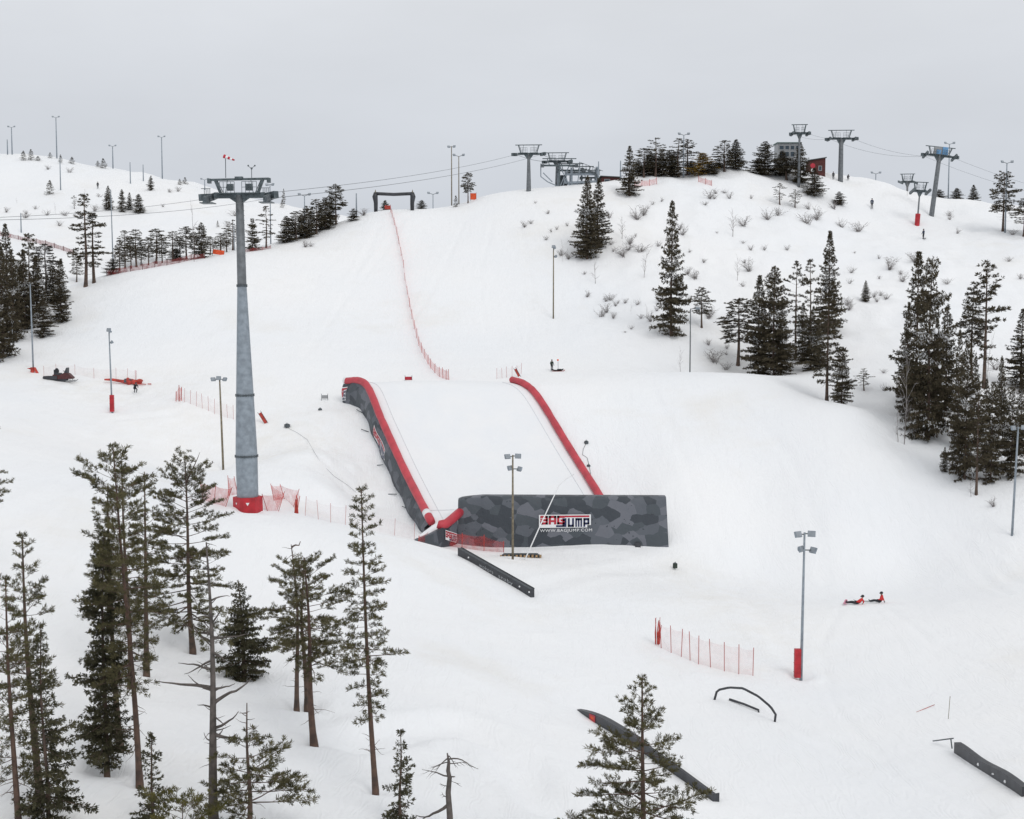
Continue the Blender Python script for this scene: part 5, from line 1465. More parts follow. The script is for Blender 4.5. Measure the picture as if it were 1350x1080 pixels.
for a in [
 # upper face of the knoll
 ('spruce', 774, 341, 232, 30, "left of two tall spruces below the lift station", dict(var=0)),
 ('spruce', 789, 327, 236, 27, "right of two tall spruces below the lift station", dict(var=1)),
 ('spruce', 885, 443, 266, 48, "solitary tall narrow spruce in the middle of the right hillside", dict(var=2)),
 ('top', 925, 432, 380, 34, "small umbrella pine right of the solitary tall spruce", dict(var=0)),
 ('top', 973, 482, 394, 62, "pine with long left branches above the groomed mound", dict(var=1)),
 ('spruce', 1000, 494, 364, 42, "narrow spruce left of the broad dark spruce", dict(var=3, d=198)),
 ('bushy', 1019, 499, 352, 68, "broad dense dark spruce behind the groomed mound", dict(var=0, d=195, snow=0)),
 ('thin', 1049, 473, 346, 34, "thin pine right of the broad dark spruce", dict(var=0)),
 ('thin', 1066, 470, 343, 30, "second thin pine just left of the snow laden spruce", dict(var=1)),
 ('bushy', 1069, 488, 412, 42, "bushy low spruce between thin pines and mound edge", dict(var=1)),
 ('spruce', 1092, 440, 306, 40, "tall snow laden spruce with pinched middle", dict(var=1, snow=5)),
 ('pine', 1090, 537, 396, 54, "ragged pine at the mound's right end", dict(var=0, d=176)),
 ('bushy', 1109, 539, 458, 38, "dark bushy spruce at the tip of the groomed mound", dict(var=2, d=174)),
 ('thin', 1139, 515, 486, 18, "short crooked pine right of the mound tip", dict(var=2)),
 ('spruce', 1141, 398, 370, 13, "tiny lone spruce in open snow right of the snow laden spruce", dict(var=0)),
 # right-hand wood
 ('spruce', 1207, 520, 333, 58, "left top of the large twin spruce on the right", dict(var=3, snow=6, d=176)),
 ('bushy', 1224, 577, 340, 74, "largest dark spruce of the right hand wood", dict(var=3, snow=6)),
 ('spruce', 1246, 545, 402, 42, "dark spruce squeezed right of the largest spruce", dict(var=0)),
 ('top', 1281, 500, 378, 48, "dark bent pine with left reaching branches on the right", dict(var=2)),
 ('thin', 1297, 512, 345, 50, "tall pale thin pine with sparse flat branches at right", dict(var=3)),
 ('bushy', 1272, 632, 452, 50, "brownish dense spruce below the dark bent pine", dict(var=0, snow=5)),
 ('pine', 1287, 650, 520, 44, "brown bushy pine at the foot of the right hand wood", dict(var=2, d=150)),
 ('bushy', 1306, 640, 505, 46, "brown bushy spruce left of the right edge floodlight", dict(var=1, snow=3, d=152)),
 ('bushy', 1332, 632, 512, 48, "brown spruce behind the right edge floodlight", dict(var=2, snow=2, d=153)),
 ('spruce', 1346, 512, 408, 46, "dark spruce cut by the right edge above the brown ones", dict(var=2)),
 ('pine', 1352, 636, 545, 40, "lowest brown pine cut by the right edge", dict(var=1, d=154)),
 ('spruce', 1245, 622, 590, 12, "tiny spruce in open snow left of the brown spruces", dict(var=1)),
 ('bushy', 1257, 619, 600, 13, "little round bush spruce beside the tiny one", dict(var=1)),
 # hilltop
 ('spruce', 830, 258, 193, 24, "first spruce right of the red shed on the hilltop", dict(var=2)),
 ('pine', 849, 246, 196, 27, "left pine of the dark hilltop clump", dict(var=1, d=283)),
 ('thin', 864, 248, 182, 24, "highest thin pine of the dark hilltop clump", dict(var=2, d=283)),
 ('bushy', 861, 240, 203, 30, "low broad tree in the middle of the dark hilltop clump", dict(var=3, d=285)),
 ('bushy', 882, 240, 200, 30, "dark tree with white snow ball in the hilltop clump", dict(var=0, snow=1, d=284)),
 ('thin', 895, 236, 183, 25, "tree left of the lamp post in the hilltop clump", dict(var=1, d=285)),
 ('thin', 906, 236, 184, 22, "tree right of the lamp post in the hilltop clump", dict(var=3, d=286)),
 ('gold', 926, 242, 202, 31, "golden yellow tree on the hilltop", dict(snow=1, d=283)),
 ('bushy', 938, 244, 212, 22, "dark small tree close right of the golden one", dict(var=2, d=282)),
 ('pine', 955, 235, 186, 28, "left one of two hilltop pines right of the golden tree", dict(var=0, d=284)),
 ('spruce', 970, 231, 184, 24, "right one of two hilltop pines right of the golden tree", dict(var=0, d=286)),
 ('bushy', 1008, 236, 187, 38, "bulky dark tree left of the glazed cabin", dict(var=1, d=287)),
 ('bushy', 1000, 236, 209, 28, "lower bush at the left foot of the bulky dark tree", dict(var=3, d=285)),
 ('top', 1037, 245, 208, 36, "dark pine below the glazed cabin", dict(var=3, d=284)),
 ('spruce', 1054, 245, 188, 24, "slim dark tree wrapped round the slim lift tower", dict(var=1, d=283)),
 ('spruce', 1073, 258, 222, 25, "small spruce in front of the round red sign", dict(var=3)),
 ('thin', 1028, 270, 242, 14, "little crooked pine under the bulky hilltop tree", dict(var=0)),
 ('thin', 1048, 274, 250, 13, "little crooked pine under the slim lift tower", dict(var=2)),
 ('bushy', 1106, 270, 253, 17, "low dark bush tree below the stout lift tower", dict(var=2)),
 ('spruce', 1283, 270, 244, 13, "small neat spruce on the right skyline", dict(var=1, d=312)),
 ('bushy', 1261, 265, 248, 16, "small ragged bush spruce on the right skyline", dict(var=0, d=310)),
 ('bushy', 1238, 262, 250, 17, "low dark bush behind the blue paneled tower's shaft", dict(var=3, d=309)),
 ('top', 1322, 305, 228, 42, "big leaning pine before the double floodlight at far right", dict(var=0)),
 ('pine', 1350, 312, 262, 34, "dark pine cut by the far right edge near the skyline", dict(var=3)),
 ('top', 617, 268, 228, 17, "lone pine on the crest beside the two wooden poles", dict(var=2)),
 ('bushy', 508, 281, 264, 12, "low bush under the left leg of the start arch", dict(var=0, d=281)),
 ('bushy', 556, 279, 264, 14, "low bush right of the start arch", dict(var=1, d=283)),
 ('tiny', 601, 273, 258, 8, "tiny bush between the two wooden crest poles", dict()),
]:
    k_ = a[6]; far_tree(a[0], a[1], a[2], a[3], a[4], a[5], group=RT, **k_)
LT = "trees on the left ridge"
for a in [
 ('spruce', 4, 471, 322, 42, "dark spruce cut by the left edge", dict(var=0)),
 ('spruce', 10, 420, 296, 40, "taller pale green pine behind the left edge spruce", dict(var=2)),
 ('bushy', 27, 432, 345, 44, "broad brownish spruce near the left edge", dict(var=0)),
 ('pine', 41, 425, 309, 42, "pine standing over the brownish spruces at left", dict(var=1)),
 ('grey', 60, 386, 322, 36, "greyish leafless looking pine in the left clump", dict()),
 ('spruce', 82, 425, 342, 30, "dark ragged spruce at the right end of the left clump", dict(var=1)),
 ('bushy', 57, 444, 393, 34, "squat dark bush spruce beside the left floodlight pole", dict(var=2)),
 ('thin', 113, 378, 257, 36, "taller of the twin pines on the left ridge", dict(var=1)),
 ('thin', 124, 373, 282, 32, "shorter of the twin pines on the left ridge", dict(var=0)),
 ('pine', 101, 372, 340, 18, "small tree left of the twin pines", dict(var=2)),
 ('bushy', 149, 361, 342, 22, "low bush at the thin tall pole on the left ridge", dict(var=3)),
 ('pine', 165, 354, 305, 22, "first pine of the ridge row right of the thin pole", dict(var=0)),
 ('pine', 180, 352, 303, 26, "second pine of the ridge row right of the thin pole", dict(var=1)),
 ('grey', 186, 350, 318, 16, "third, greyish small pine of the ridge row", dict()),
 ('pine', 206, 348, 302, 28, "round headed pine in the middle of the ridge row", dict(var=2)),
 ('thin', 228, 345, 305, 22, "thin topped small pine right of the round headed one", dict(var=3)),
 ('bushy', 232, 344, 328, 24, "low dark bush at the foot of the thin topped pine", dict(var=0)),
 ('pine', 246, 342, 299, 24, "pine between thin topped one and dark spruce of the ridge row", dict(var=3)),
 ('bushy', 266, 340, 294, 24, "dark full spruce of the ridge row left of the orange sheet", dict(var=1)),
 ('pine', 291, 333, 308, 22, "small spread pine above the orange sheet", dict(var=0)),
 ('thin', 307, 330, 290, 18, "pine peeking out left of the big tower shaft", dict(var=2)),
 ('bushy', 333, 330, 288, 17, "dark pine just right of the big tower shaft", dict(var=3)),
 ('thin', 351, 327, 272, 18, "tall slim pine beside the pole right of the big tower", dict(var=1)),
 ('bushy', 378, 322, 285, 24, "leftmost rounded tree of the ridge thicket near the crest", dict(var=0, d=258)),
 ('pine', 391, 319, 279, 24, "second tree of the ridge thicket near the crest", dict(var=2, d=259)),
 ('bushy', 404, 317, 272, 24, "third tree of the ridge thicket, around the lamp post", dict(var=1, d=261)),
 ('pine', 417, 315, 263, 26, "fourth tree of the ridge thicket near the crest", dict(var=1, d=264)),
 ('bushy', 429, 312, 261, 26, "fifth, darkest tree of the ridge thicket near the crest", dict(var=2, d=267)),
 ('top', 443, 305, 243, 26, "highest and rightmost tree of the ridge thicket", dict(var=3, d=270)),
 ('bushy', 466, 291, 275, 14, "crooked dark bush before the dark pole left of the arch", dict(var=3)),
 # far hill
 ('tiny', 224, 253, 253, 6, "", None),
 ('spruce', 143, 277, 245, 11, "leftmost slim tree of the far hill group", dict(var=0)),
 ('bushy', 161, 279, 250, 12, "darkest tree of the far hill group", dict(var=1)),
 ('spruce', 171, 277, 254, 9, "thin tree beside the darkest one of the far hill group", dict(var=2)),
 ('bushy', 183, 281, 256, 15, "leaning wide tree at the right of the far hill group", dict(var=0)),
 ('bushy', 199, 251, 232, 8, "single dark tree on the upper far hill", dict(var=2)),
 ('tiny', 66, 257, 238, 13, "single small spruce on the far hill's left part", dict()),
 ('tiny', 31, 210, 199, 9, "left small bush tree on the far hill crest", dict()),
 ('tiny', 41, 210, 197, 9, "right small bush tree on the far hill crest", dict()),
 ('tiny', 50, 211, 206, 8, "lowest flat bush on the far hill crest", dict()),
 ('tiny', 66, 210, 201, 6, "faint bush left of the tallest far lamp post", dict(d=428)),
 ('tiny', 80, 214, 204, 6, "bush right of the tallest far lamp post", dict()),
 ('tiny', 95, 215, 207, 8, "small bush on the far hill crest, alone", dict()),
 ('tiny', 136, 221, 209, 10, "pointed bushy clump left of the short far lamp post", dict()),
 ('tiny', 129, 219, 212, 7, "flat bush joined to the pointed clump on the far crest", dict()),
 ('tiny', 244, 243, 234, 9, "dark bush on the far crest left of the big tower head", dict()),
 ('tiny', 237, 244, 236, 7, "lighter bush on the far crest left of the big tower head", dict()),
 ('thin', 98, 275, 258, 6, "very thin sapling left of the twin pines' tops", dict(var=0)),
 ('tiny', 374, 262, 249, 6, "small tree on the far slope right of the big tower head", dict()),
 ('tiny', 372, 273, 263, 6, "smaller bush below the tree right of the big tower head", dict()),
 ('tiny', 287, 299, 291, 4, "tiny dark sapling left of the big tower shaft", dict()),
]:
    if a[6] is None: continue
    far_tree(a[0], a[1], a[2], a[3], a[4], a[5], group=LT, **a[6])

def pack(key, pts, w, label, group):
    for X, d, Yt in pts: far_tree(key, X, None, Yt, w, label, d=d, group=group)
pack('pine', ((158, 243, 318), (173, 244, 312), (196, 246, 314), (214, 248, 310), (238, 250, 312), (256, 252, 306), (277, 254, 312), (299, 256, 304)), 17, "small pine packed in the back of the ridge row", "small pines packed behind the ridge row")
pack('bushy', ((385, 261, 288), (398, 263, 282), (411, 265, 276), (423, 268, 272), (436, 271, 262)), 18, "dark tree packed in the back of the ridge thicket", "trees packed in the ridge thicket")
pack('bushy', ((842, 286, 212), (855, 287, 204), (872, 288, 200), (889, 288, 200), (912, 287, 212), (946, 287, 214)), 22, "dark low tree packed in the back of the hilltop clump", "trees packed in the hilltop clump")
far_tree('bushy', 1031, None, 199, 26, "dark tree standing before the left half of the glazed cabin", d=287, group="trees on the right hillside")
pack('spruce', ((18, 208, 330), (33, 214, 330), (49, 220, 338), (70, 226, 350), (-6, 196, 350)), 30, "dark spruce packed between the others of the left edge clump", "spruces packed in the left edge clump")
pack('spruce', ((1262, 163, 436), (1284, 164, 470), (1298, 158, 500), (1318, 162, 470), (1345, 162, 500), (1233, 170, 420), (1195, 172, 400)), 27, "brownish spruce packed between larger trees of the right hand wood", "spruces packed in the right hand wood")
pack('spruce', ((1006, 199, 400), (1030, 200, 392), (1058, 202, 400), (1078, 196, 420)), 28, "spruce packed between the trees behind the groomed mound", "spruces packed behind the groomed mound")
# ---- bare bushes, birches and snow-bent saplings
def bare_mesh(seed, H=2.0, n=7, spread=.6, thick=.03, tree=False):
    rg = random.Random(seed); mb = MB()
    if tree:
        pts = limb(mb, (0, 0, -.3), (rg.gauss(0, .08), 0, 1), H + .3, thick * 1.8, rg, .10, 8)
        stems = [(pts[2 + k % 6], (rg.uniform(-1, 1), rg.uniform(-1, 1), rg.uniform(.5, 1.2))) for k in range(n)]
        for q, d in stems:
            p2_ = limb(mb, q, d, H * rg.uniform(.2, .4), thick * .7, rg, .2, 4)
            for k in range(4): limb(mb, p2_[1 + k % 4], (d[0] + rg.gauss(0, .5), d[1] + rg.gauss(0, .5), rg.uniform(.2, 1)), H * .16, thick * .4, rg, .2, 3)
    else:
        for k in range(n):
            a_ = rg.uniform(0, 2 * PI); s = rg.uniform(.1, spread)
            p2_ = limb(mb, (rg.gauss(0, .12), rg.gauss(0, .12), -.2), (math.cos(a_) * s, math.sin(a_) * s, 1), H * rg.uniform(.6, 1.1), thick * .8, rg, .22, 5, -.05)
            for q in range(9): limb(mb, p2_[1 + q % 5], (math.cos(a_) * s + rg.gauss(0, .6), math.sin(a_) * s + rg.gauss(0, .6), rg.uniform(.1, .9)), H * .3, thick * .45, rg, .25, 3)
    return mb
BUSH = [bare_mesh(300 + s, 2.0, 11, .8, .04) for s in range(4)]
BIRCH = [bare_mesh(320 + s, 5.0, 10, .6, .045, True) for s in range(3)]
_bm = {}
def bare(kind, X, Yb, Yt, wf, label, group, i=None, d=None, m=None, cat=None):
    lst = BIRCH if kind == 'birch' else BUSH
    i = (int(X * 3 + Yb) if i is None else i) % len(lst)
    p = atd(X, d) if d else at(X, Yb)
    h = max(.3, height_to(p, Yt)); s = h / (5.0 if kind == 'birch' else 2.0)
    nm = 'bare_birch' if kind == 'birch' else 'bare_bush'
    if (kind, i) not in _bm:
        o = lst[i].build(nm, m or M_TWIG); _bm[(kind, i)] = o
    else:
        o = _bm[(kind, i)].copy(); C.objects.link(o); o.name = nm
    o.location = p; o.scale = (s * wf, s * wf, s); o.rotation_euler = (0, 0, random.Random(X * 31 + Yb).uniform(0, 6))
    tag(o, label, cat or ('bare tree' if kind == 'birch' else 'bush'), group)
    return o
for X, Yb, Yt, wf, lb in ((785, 374, 346, .8, "bare young birch below the two tall spruces"), (820, 315, 288, 1.0, "bare spreading birch right of the two tall spruces"), (966, 312, 278, .9, "bare birch with a bent bough in the upper right hillside"),
        (849, 366, 332, .7, "dark dead stem with twigs left of the solitary spruce"), (972, 370, 340, .6, "thin bare sapling above the umbrella pine"), (742, 345, 318, .25, "single upright twig left of the yellowish upper floodlight"),
        (897, 490, 462, .6, "small lollipop shaped sapling left of the bent lamp pole"), (1192, 586, 465, .35, "tall slanting bare birch stem left of the largest spruce"), (1184, 583, 540, .7, "forked dead birch beside the slanting stem"),
        (1199, 580, 548, .3, "short bare stem right of the slanting birch"), (1205, 580, 562, .3, "shortest dead stump right of the slanting birch"), (1300, 528, 450, .25, "dead grey stem next to the tall pale thin pine"),
        (1280, 655, 632, .9, "bare grey sapling at the foot of the brown spruces"), (256, 345, 274, .3, "faint tall bare birch on the left ridge above the dark spruce"), (1196, 258, 233, .6, "leafless bush tree beside the low tow tower on the skyline"), (22, 268, 262, .8, "faint bare sapling on the left of the far hill"),
        (853, 420, 402, .4, "lone twig stem low on the hillside left of the solitary spruce"), (832, 415, 400, .3, "short twig stem far left of the solitary spruce's foot"), (112, 268, 250, .4, "bare sapling left of the twin pine tops"), (73, 282, 268, .4, "faint bare sapling in the middle of the far hill")):
    bare('birch', X, Yb, Yt, wf, lb, "bare birches and stems")
SH = "bare bushes on the right hillside"
for lb, pts in (("small bare bush on the snow between upper floodlight and lift station", ((692, 300, 290), (700, 295, 288), (723, 282, 275), (740, 337, 326), (750, 342, 330), (748, 298, 292), (706, 268, 264), (774, 392, 382))),
                ("small dark bush on the slope right of the two tall spruces", ((840, 290, 272), (848, 284, 268), (860, 270, 264), (872, 266, 260), (830, 322, 308), (828, 330, 318), (803, 288, 276), (868, 325, 316), (897, 302, 292), (900, 310, 296))),
                ("small bush on the lower slope left of the solitary tall spruce", ((793, 418, 405), (800, 412, 398), (808, 420, 410), (824, 400, 392), (812, 404, 396), (840, 402, 394), (858, 424, 410), (771, 362, 356), (845, 420, 412), (805, 396, 384), (870, 398, 384), (866, 410, 402))),
                ("small bush in the snow right of the solitary tall spruce", ((906, 362, 350), (917, 368, 352), (988, 358, 340), (990, 330, 322), (934, 420, 400), (980, 378, 370), (958, 460, 452), (1038, 330, 322), (910, 398, 388))),
                ("small bare bush on the slope below the hilltop cabin", ((1012, 290, 274), (1025, 284, 270), (1064, 295, 276), (1076, 290, 272), (1066, 276, 266), (990, 262, 256), (962, 262, 252), (936, 262, 248), (944, 256, 248), (1100, 276, 264), (1008, 330, 322))),
                ("small bush on the open slope below the stout lift tower", ((1131, 306, 288), (1110, 300, 288), (1127, 334, 330), (1172, 356, 336), (1161, 390, 382), (1159, 368, 362), (1187, 362, 354), (1122, 360, 350), (1190, 372, 358), (1120, 374, 366), (1152, 392, 382), (1248, 375, 364), (1168, 395, 384))),
                ("small bush or twig on the snow near the skyline at far right", ((1252, 285, 276), (1262, 308, 300), (1335, 310, 300), (1302, 360, 352), (1330, 345, 336), (1345, 368, 358), (1252, 290, 282))),
                ("low bush in the snow of the right hand wood", ((1165, 515, 505), (1312, 488, 470), (1342, 520, 508), (1310, 668, 655), (1255, 615, 602), (1165, 492, 484), (943, 478, 455), (934, 455, 445), (957, 488, 474), (958, 468, 462))),):
    for q in pts: bare('bush', q[0], q[1], q[2], 1.15, lb, SH, cat='bush')
rgb = random.Random(17)
ZL = [("small bare bush on the snow between upper floodlight and lift station", 690, 770, 262, 330), ("small dark bush on the slope right of the two tall spruces", 800, 870, 258, 330), ("small bush on the lower slope left of the solitary tall spruce", 785, 868, 380, 440),
      ("small bush in the snow right of the solitary tall spruce", 905, 1010, 320, 420), ("small bare bush on the slope below the hilltop cabin", 900, 1110, 250, 320), ("small bush on the open slope below the stout lift tower", 1090, 1200, 320, 400)]
for lb, x0, x1, y0, y1 in ZL:
    cl = [(rgb.uniform(x0, x1), rgb.uniform(y0, y1)) for _ in range(2)]
    for k in range(6):
        q = cl[k % 2]; X, Y = q[0] + rgb.gauss(0, 14), q[1] + rgb.gauss(0, 9); bare('bush', X, Y, Y - rgb.choice((3, 5, 6, 8, 15)), rgb.uniform(.9, 1.8), lb, SH, cat='bush')
FH = "faint bushes on the far hill"
for q in ((8, 280, 272), (33, 288, 278), (47, 276, 270), (62, 284, 276), (86, 285, 276), (78, 298, 290), (125, 278, 268), (130, 262, 254), (223, 254, 247), (215, 273, 268), (235, 252, 244), (64, 224, 217), (92, 228, 220), (35, 283, 276), (300, 300, 290), (310, 285, 274)):
    bare('bush', q[0], q[1], q[2], 1.3, "faint bare bush on the far left hill", FH, cat='bush')
bare('bush', 12, 436, 425, 1.6, "snow covered brush beside the bent pipe at left", None)
bare('bush', 29, 447, 440, 2.0, "dark low brush on the snow left of the left floodlight", None, m=M_TWIG)
bare('bush', 402, 326, 316, 1.5, "low brush in front of the ridge thicket", None)
bare('bush', 410, 325, 318, 1.3, "second low brush in front of the ridge thicket", None)
bare('bush', 480, 284, 274, 2.0, "low brush on the crest left of the start arch", None)
A = atd(-4, 206); q = [pt(-6, 392, 206), pt(2, 396, 205), pt(8, 406, 204), pt(13, 418, 203), pt(16, 427, 203)]
pipe("snow_lance", [Vector(x) for x in q] + [Vector((q[-1][0], q[-1][1], gz(q[-1][0], q[-1][1]) - .2))], .1, "pale curved snow making pipe among the trees at the left edge", "pipe", M_FRAME)

# ---------------------------------------------------------------- people
def skin_body(name, joints, bones, mats_of, mats_, parent):
    """one continuous body grown over a skeleton; joints: name -> (x, y, z, radius)"""
    me_ = bpy.data.meshes.new(name); names = list(joints)
    me_.from_pydata([joints[k][:3] for k in names], [(names.index(a), names.index(b)) for a, b in bones], [])
    o = bpy.data.objects.new(name, me_); C.objects.link(o)
    sk = o.modifiers.new("skin", 'SKIN'); sk.use_smooth_shade = True
    for i, k in enumerate(names):
        r_ = joints[k][3]; sv = me_.skin_vertices[0].data[i]
        sv.radius = (r_, r_) if not hasattr(r_, '__len__') else r_
        sv.use_root = (k == 'pelvis')
    o.modifiers.new("smooth", 'SUBSURF').levels = 1
    bpy.context.view_layer.update()
    ev = bpy.data.meshes.new_from_object(o.evaluated_get(bpy.context.evaluated_depsgraph_get()))
    bpy.data.objects.remove(o)
    for m_ in mats_: ev.materials.append(m_)
    segs = [(Vector(joints[a][:3]), Vector(joints[b][:3]), mats_of(a, b)) for a, b in bones]
    for p_ in ev.polygons:
        c = p_.center; best = None
        for a, b, m_ in segs:
            ab = b - a; t = max(0, min(1, (c - a).dot(ab) / max(ab.length_squared, 1e-9))); dd = (c - a - ab * t).length
            if best is None or dd < best[0]: best = (dd, m_)
        p_.material_index = best[1]; p_.use_smooth = True
    r = bpy.data.objects.new(name, ev); C.objects.link(r); r.parent = parent
    return r
POSES = {
 'stand': dict(pelvis=(0, 0, .95, .15), belly=(0, 0, 1.13, .145), chest=(0, -.01, 1.36, .17), neck=(0, 0, 1.53, .06), head=(0, -.03, 1.63, .095), crown=(0, -.02, 1.74, .08),
               shl=(-.19, 0, 1.44, .075), ell=(-.28, -.03, 1.17, .058), wrl=(-.27, -.18, .96, .042), shr=(.19, 0, 1.44, .075), elr=(.28, -.03, 1.17, .058), wrr=(.27, -.18, .96, .042),
               hpl=(-.10, 0, .88, .10), knl=(-.12, -.07, .50, .07), anl=(-.12, .02, .10, .055), tol=(-.13, -.15, .05, .045), hpr=(.10, 0, .88, .10), knr=(.12, -.07, .50, .07), anr=(.12, .02, .10, .055), tor=(.13, -.15, .05, .045)),
 'crouch': dict(pelvis=(0, .18, .62, .15), belly=(0, .08, .78, .145), chest=(0, -.08, .98, .17), neck=(0, -.17, 1.12, .06), head=(0, -.23, 1.20, .095), crown=(0, -.25, 1.31, .08),
               shl=(-.19, -.1, 1.06, .075), ell=(-.27, -.22, .82, .058), wrl=(-.18, -.42, .74, .042), shr=(.19, -.1, 1.06, .075), elr=(.27, -.22, .82, .058), wrr=(.18, -.42, .74, .042),
               hpl=(-.11, .16, .58, .10), knl=(-.16, -.20, .46, .07), anl=(-.14, .04, .10, .055), tol=(-.15, -.14, .05, .045), hpr=(.11, .16, .58, .10), knr=(.16, -.20, .46, .07), anr=(.14, .04, .10, .055), tor=(.15, -.14, .05, .045)),
 'sit': dict(pelvis=(0, .05, .14, .16), belly=(0, .12, .30, .15), chest=(0, .16, .52, .17), neck=(0, .14, .69, .06), head=(0, .10, .79, .095), crown=(0, .10, .90, .08),
               shl=(-.19, .17, .60, .075), ell=(-.30, .30, .34, .058), wrl=(-.30, .40, .09, .042), shr=(.19, .17, .60, .075), elr=(.28, .02, .38, .058), wrr=(.20, -.18, .33, .042),
               hpl=(-.11, -.02, .14, .10), knl=(-.15, -.44, .30, .07), anl=(-.16, -.84, .12, .055), tol=(-.17, -.90, .27, .045), hpr=(.11, -.02, .14, .10), knr=(.15, -.44, .28, .07), anr=(.16, -.84, .12, .055), tor=(.17, -.90, .27, .045)),
}
POSES['recline'] = dict(POSES['sit'], pelvis=(0, .0, .15, .16), belly=(0, .14, .24, .15), chest=(0, .32, .40, .17), neck=(0, .42, .56, .06), head=(0, .41, .66, .095), crown=(0, .43, .77, .08), shl=(-.19, .36, .46, .075), ell=(-.30, .52, .24, .058), wrl=(-.24, .44, .06, .042), shr=(.19, .36, .46, .075), elr=(.26, .14, .30, .058), wrr=(.16, -.04, .30, .042), knl=(-.13, -.46, .19, .07), knr=(.12, -.48, .16, .07), anl=(-.17, -.90, .10, .055), anr=(.13, -.92, .10, .055))
for q in ('knl', 'knr'): POSES['sit'][q] = (POSES['sit'][q][0], -.46, .22, .07)
BONES = [('pelvis', 'belly'), ('belly', 'chest'), ('chest', 'neck'), ('neck', 'head'), ('head', 'crown'), ('chest', 'shl'), ('shl', 'ell'), ('ell', 'wrl'), ('chest', 'shr'), ('shr', 'elr'), ('elr', 'wrr'),
         ('pelvis', 'hpl'), ('hpl', 'knl'), ('knl', 'anl'), ('anl', 'tol'), ('pelvis', 'hpr'), ('hpr', 'knr'), ('knr', 'anr'), ('anr', 'tor')]
def person(X, Yb, pose, label, top, legs, rz=0, sc=1.0, helmet=None, d=None):
    p = atd(X, d) if d else at(X, Yb)
    t = thing("person", p, label, "person", rz=rz); t.scale = (sc,) * 3
    J = {k: (v[0], v[1], v[2], v[3] * 1.12 if k[:2] in ('be', 'ch', 'pe', 'sh', 'el', 'hp', 'kn') else v[3]) for k, v in POSES[pose].items()}
    def mo(a, b):
        if b in ('head', 'crown'): return 2
        if b[:2] in ('hp', 'kn'): return 1
        if b[:2] in ('an', 'to'): return 1 if b[:2] == 'an' else 3
        return 0
    skin_body("body", J, BONES, mo, [top, legs, M_SKIN, M_RAIL], t)
    h = Vector(J['head'][:3]); c = Vector(J['crown'][:3])
    mb = MB(); mid = h.lerp(c, .62); mb.ball(mid + Vector((0, .02, .015)), (.125, .135, .115), n=12, m=8); mb.build("helmet", helmet or M_DARKC, t, smooth=True)
    f = Vector((0, -.1, 0))
    mb = MB(); mb.tube([h + f + Vector((-.075, 0, .045)), h + f + Vector((0, -.03, .05)), h + f + Vector((.075, 0, .045))], .035, 8); mb.build("goggles", M_GLASS, t, smooth=True)
    mb = MB(); mb.tube([h + Vector((0, -.095, .02)), h + Vector((0, -.125, -.015)), h + Vector((0, -.1, -.03))], [.012, .018, .01], 6); mb.tube([h + Vector((-.025, -.092, -.055)), h + Vector((.025, -.092, -.055))], .009, 5); mb.build("face", M_SKIN, t, smooth=True)
    for s, w, e in ((-1, 'wrl', 'ell'), (1, 'wrr', 'elr')):
        wv, ev = Vector(J[w][:3]), Vector(J[e][:3]); dv = (wv - ev).normalized(); sd = dv.cross(Vector((0, 0, 1))); sd = sd.normalized() if sd.length > .05 else Vector((1, 0, 0)); nv = sd.cross(dv)
        mb = MB(); mb.tube([wv, wv + dv * .05, wv + dv * .10], [.04, .048, .042], 8)
        for k in range(4):
            b0 = wv + dv * .095 + sd * (.033 - .022 * k); L = (.06, .075, .07, .05)[k]
            mb.tube([b0, b0 + dv * L * .55 + nv * .008, b0 + dv * L * .85 + nv * .035], [.014, .013, .010], 6)
        b0 = wv + dv * .03 + sd * .045; mb.tube([b0, b0 + dv * .03 + sd * .028, b0 + dv * .065 + sd * .03 + nv * .015], [.016, .015, .011], 6)
        mb.build("glove", M_DARKC, t, smooth=True)
    return t, p
def board(name, p, L, w, m, label, cat, rz, tilt=0.0, off=(0, 0, .03), pair=0):
    t = Vector(p) + Vector(off)
    mb = MB()
    for s in ((-1, 1) if pair else (0,)):
        x0 = s * pair
        rows = [[(x0 + q * w / 2 * (1 if abs(k) < .86 else .6), k * L / 2, .12 * max(0, abs(k) - .78) / .22 + z) for q in (-1, 0, 1)] for k in np.linspace(-1, 1, 13) for z in (.0,)]
        mb.grid(rows); mb.grid([[(a, b, c + .018) for a, b, c in r] for r in rows]); 
        mb.add([r[0] for r in rows] + [(r[0][0], r[0][1], r[0][2] + .018) for r in rows], [(i, i + 1, 14 + i, 13 + i) for i in range(12)])
        mb.add([r[2] for r in rows] + [(r[2][0], r[2][1], r[2][2] + .018) for r in rows], [(i, i + 1, 14 + i, 13 + i) for i in range(12)])
    o = mb.build(name, m, None, t); o.rotation_euler = (tilt, 0, rz)
    return tag(o, label, cat)
# two resting riders on the lower right
t, p = person(1130, 797, 'recline', "person in red jacket sitting on the snow with a pink snowboard, left of two", M_JACKR, M_DARKC, rz=-PI / 2 - .35, sc=1.15)
fw = Vector((math.sin(-PI / 2 - .35), -math.cos(-PI / 2 - .35), 0))
board("snowboard", p + fw * 1.12, 1.65, .3, M_PINK, "pink snowboard at the feet of the left sitting person in red", "snowboard", rz=-PI / 2 - .35 + PI / 2, tilt=0, off=(0, 0, .10))
t, p = person(1160, 795, 'sit', "person in red jacket sitting on the snow with long skis, right of two", M_JACKR, M_DARKC, rz=-PI / 2 - .12, sc=1.15)
fw = Vector((math.sin(-PI / 2 - .12), -math.cos(-PI / 2 - .12), 0))
board("skis", p + fw * 1.6, 1.8, .11, M_RAIL, "pair of dark skis before the right sitting person in red", "skis", rz=-PI / 2 - .12, pair=.14, off=(0, 0, .12))
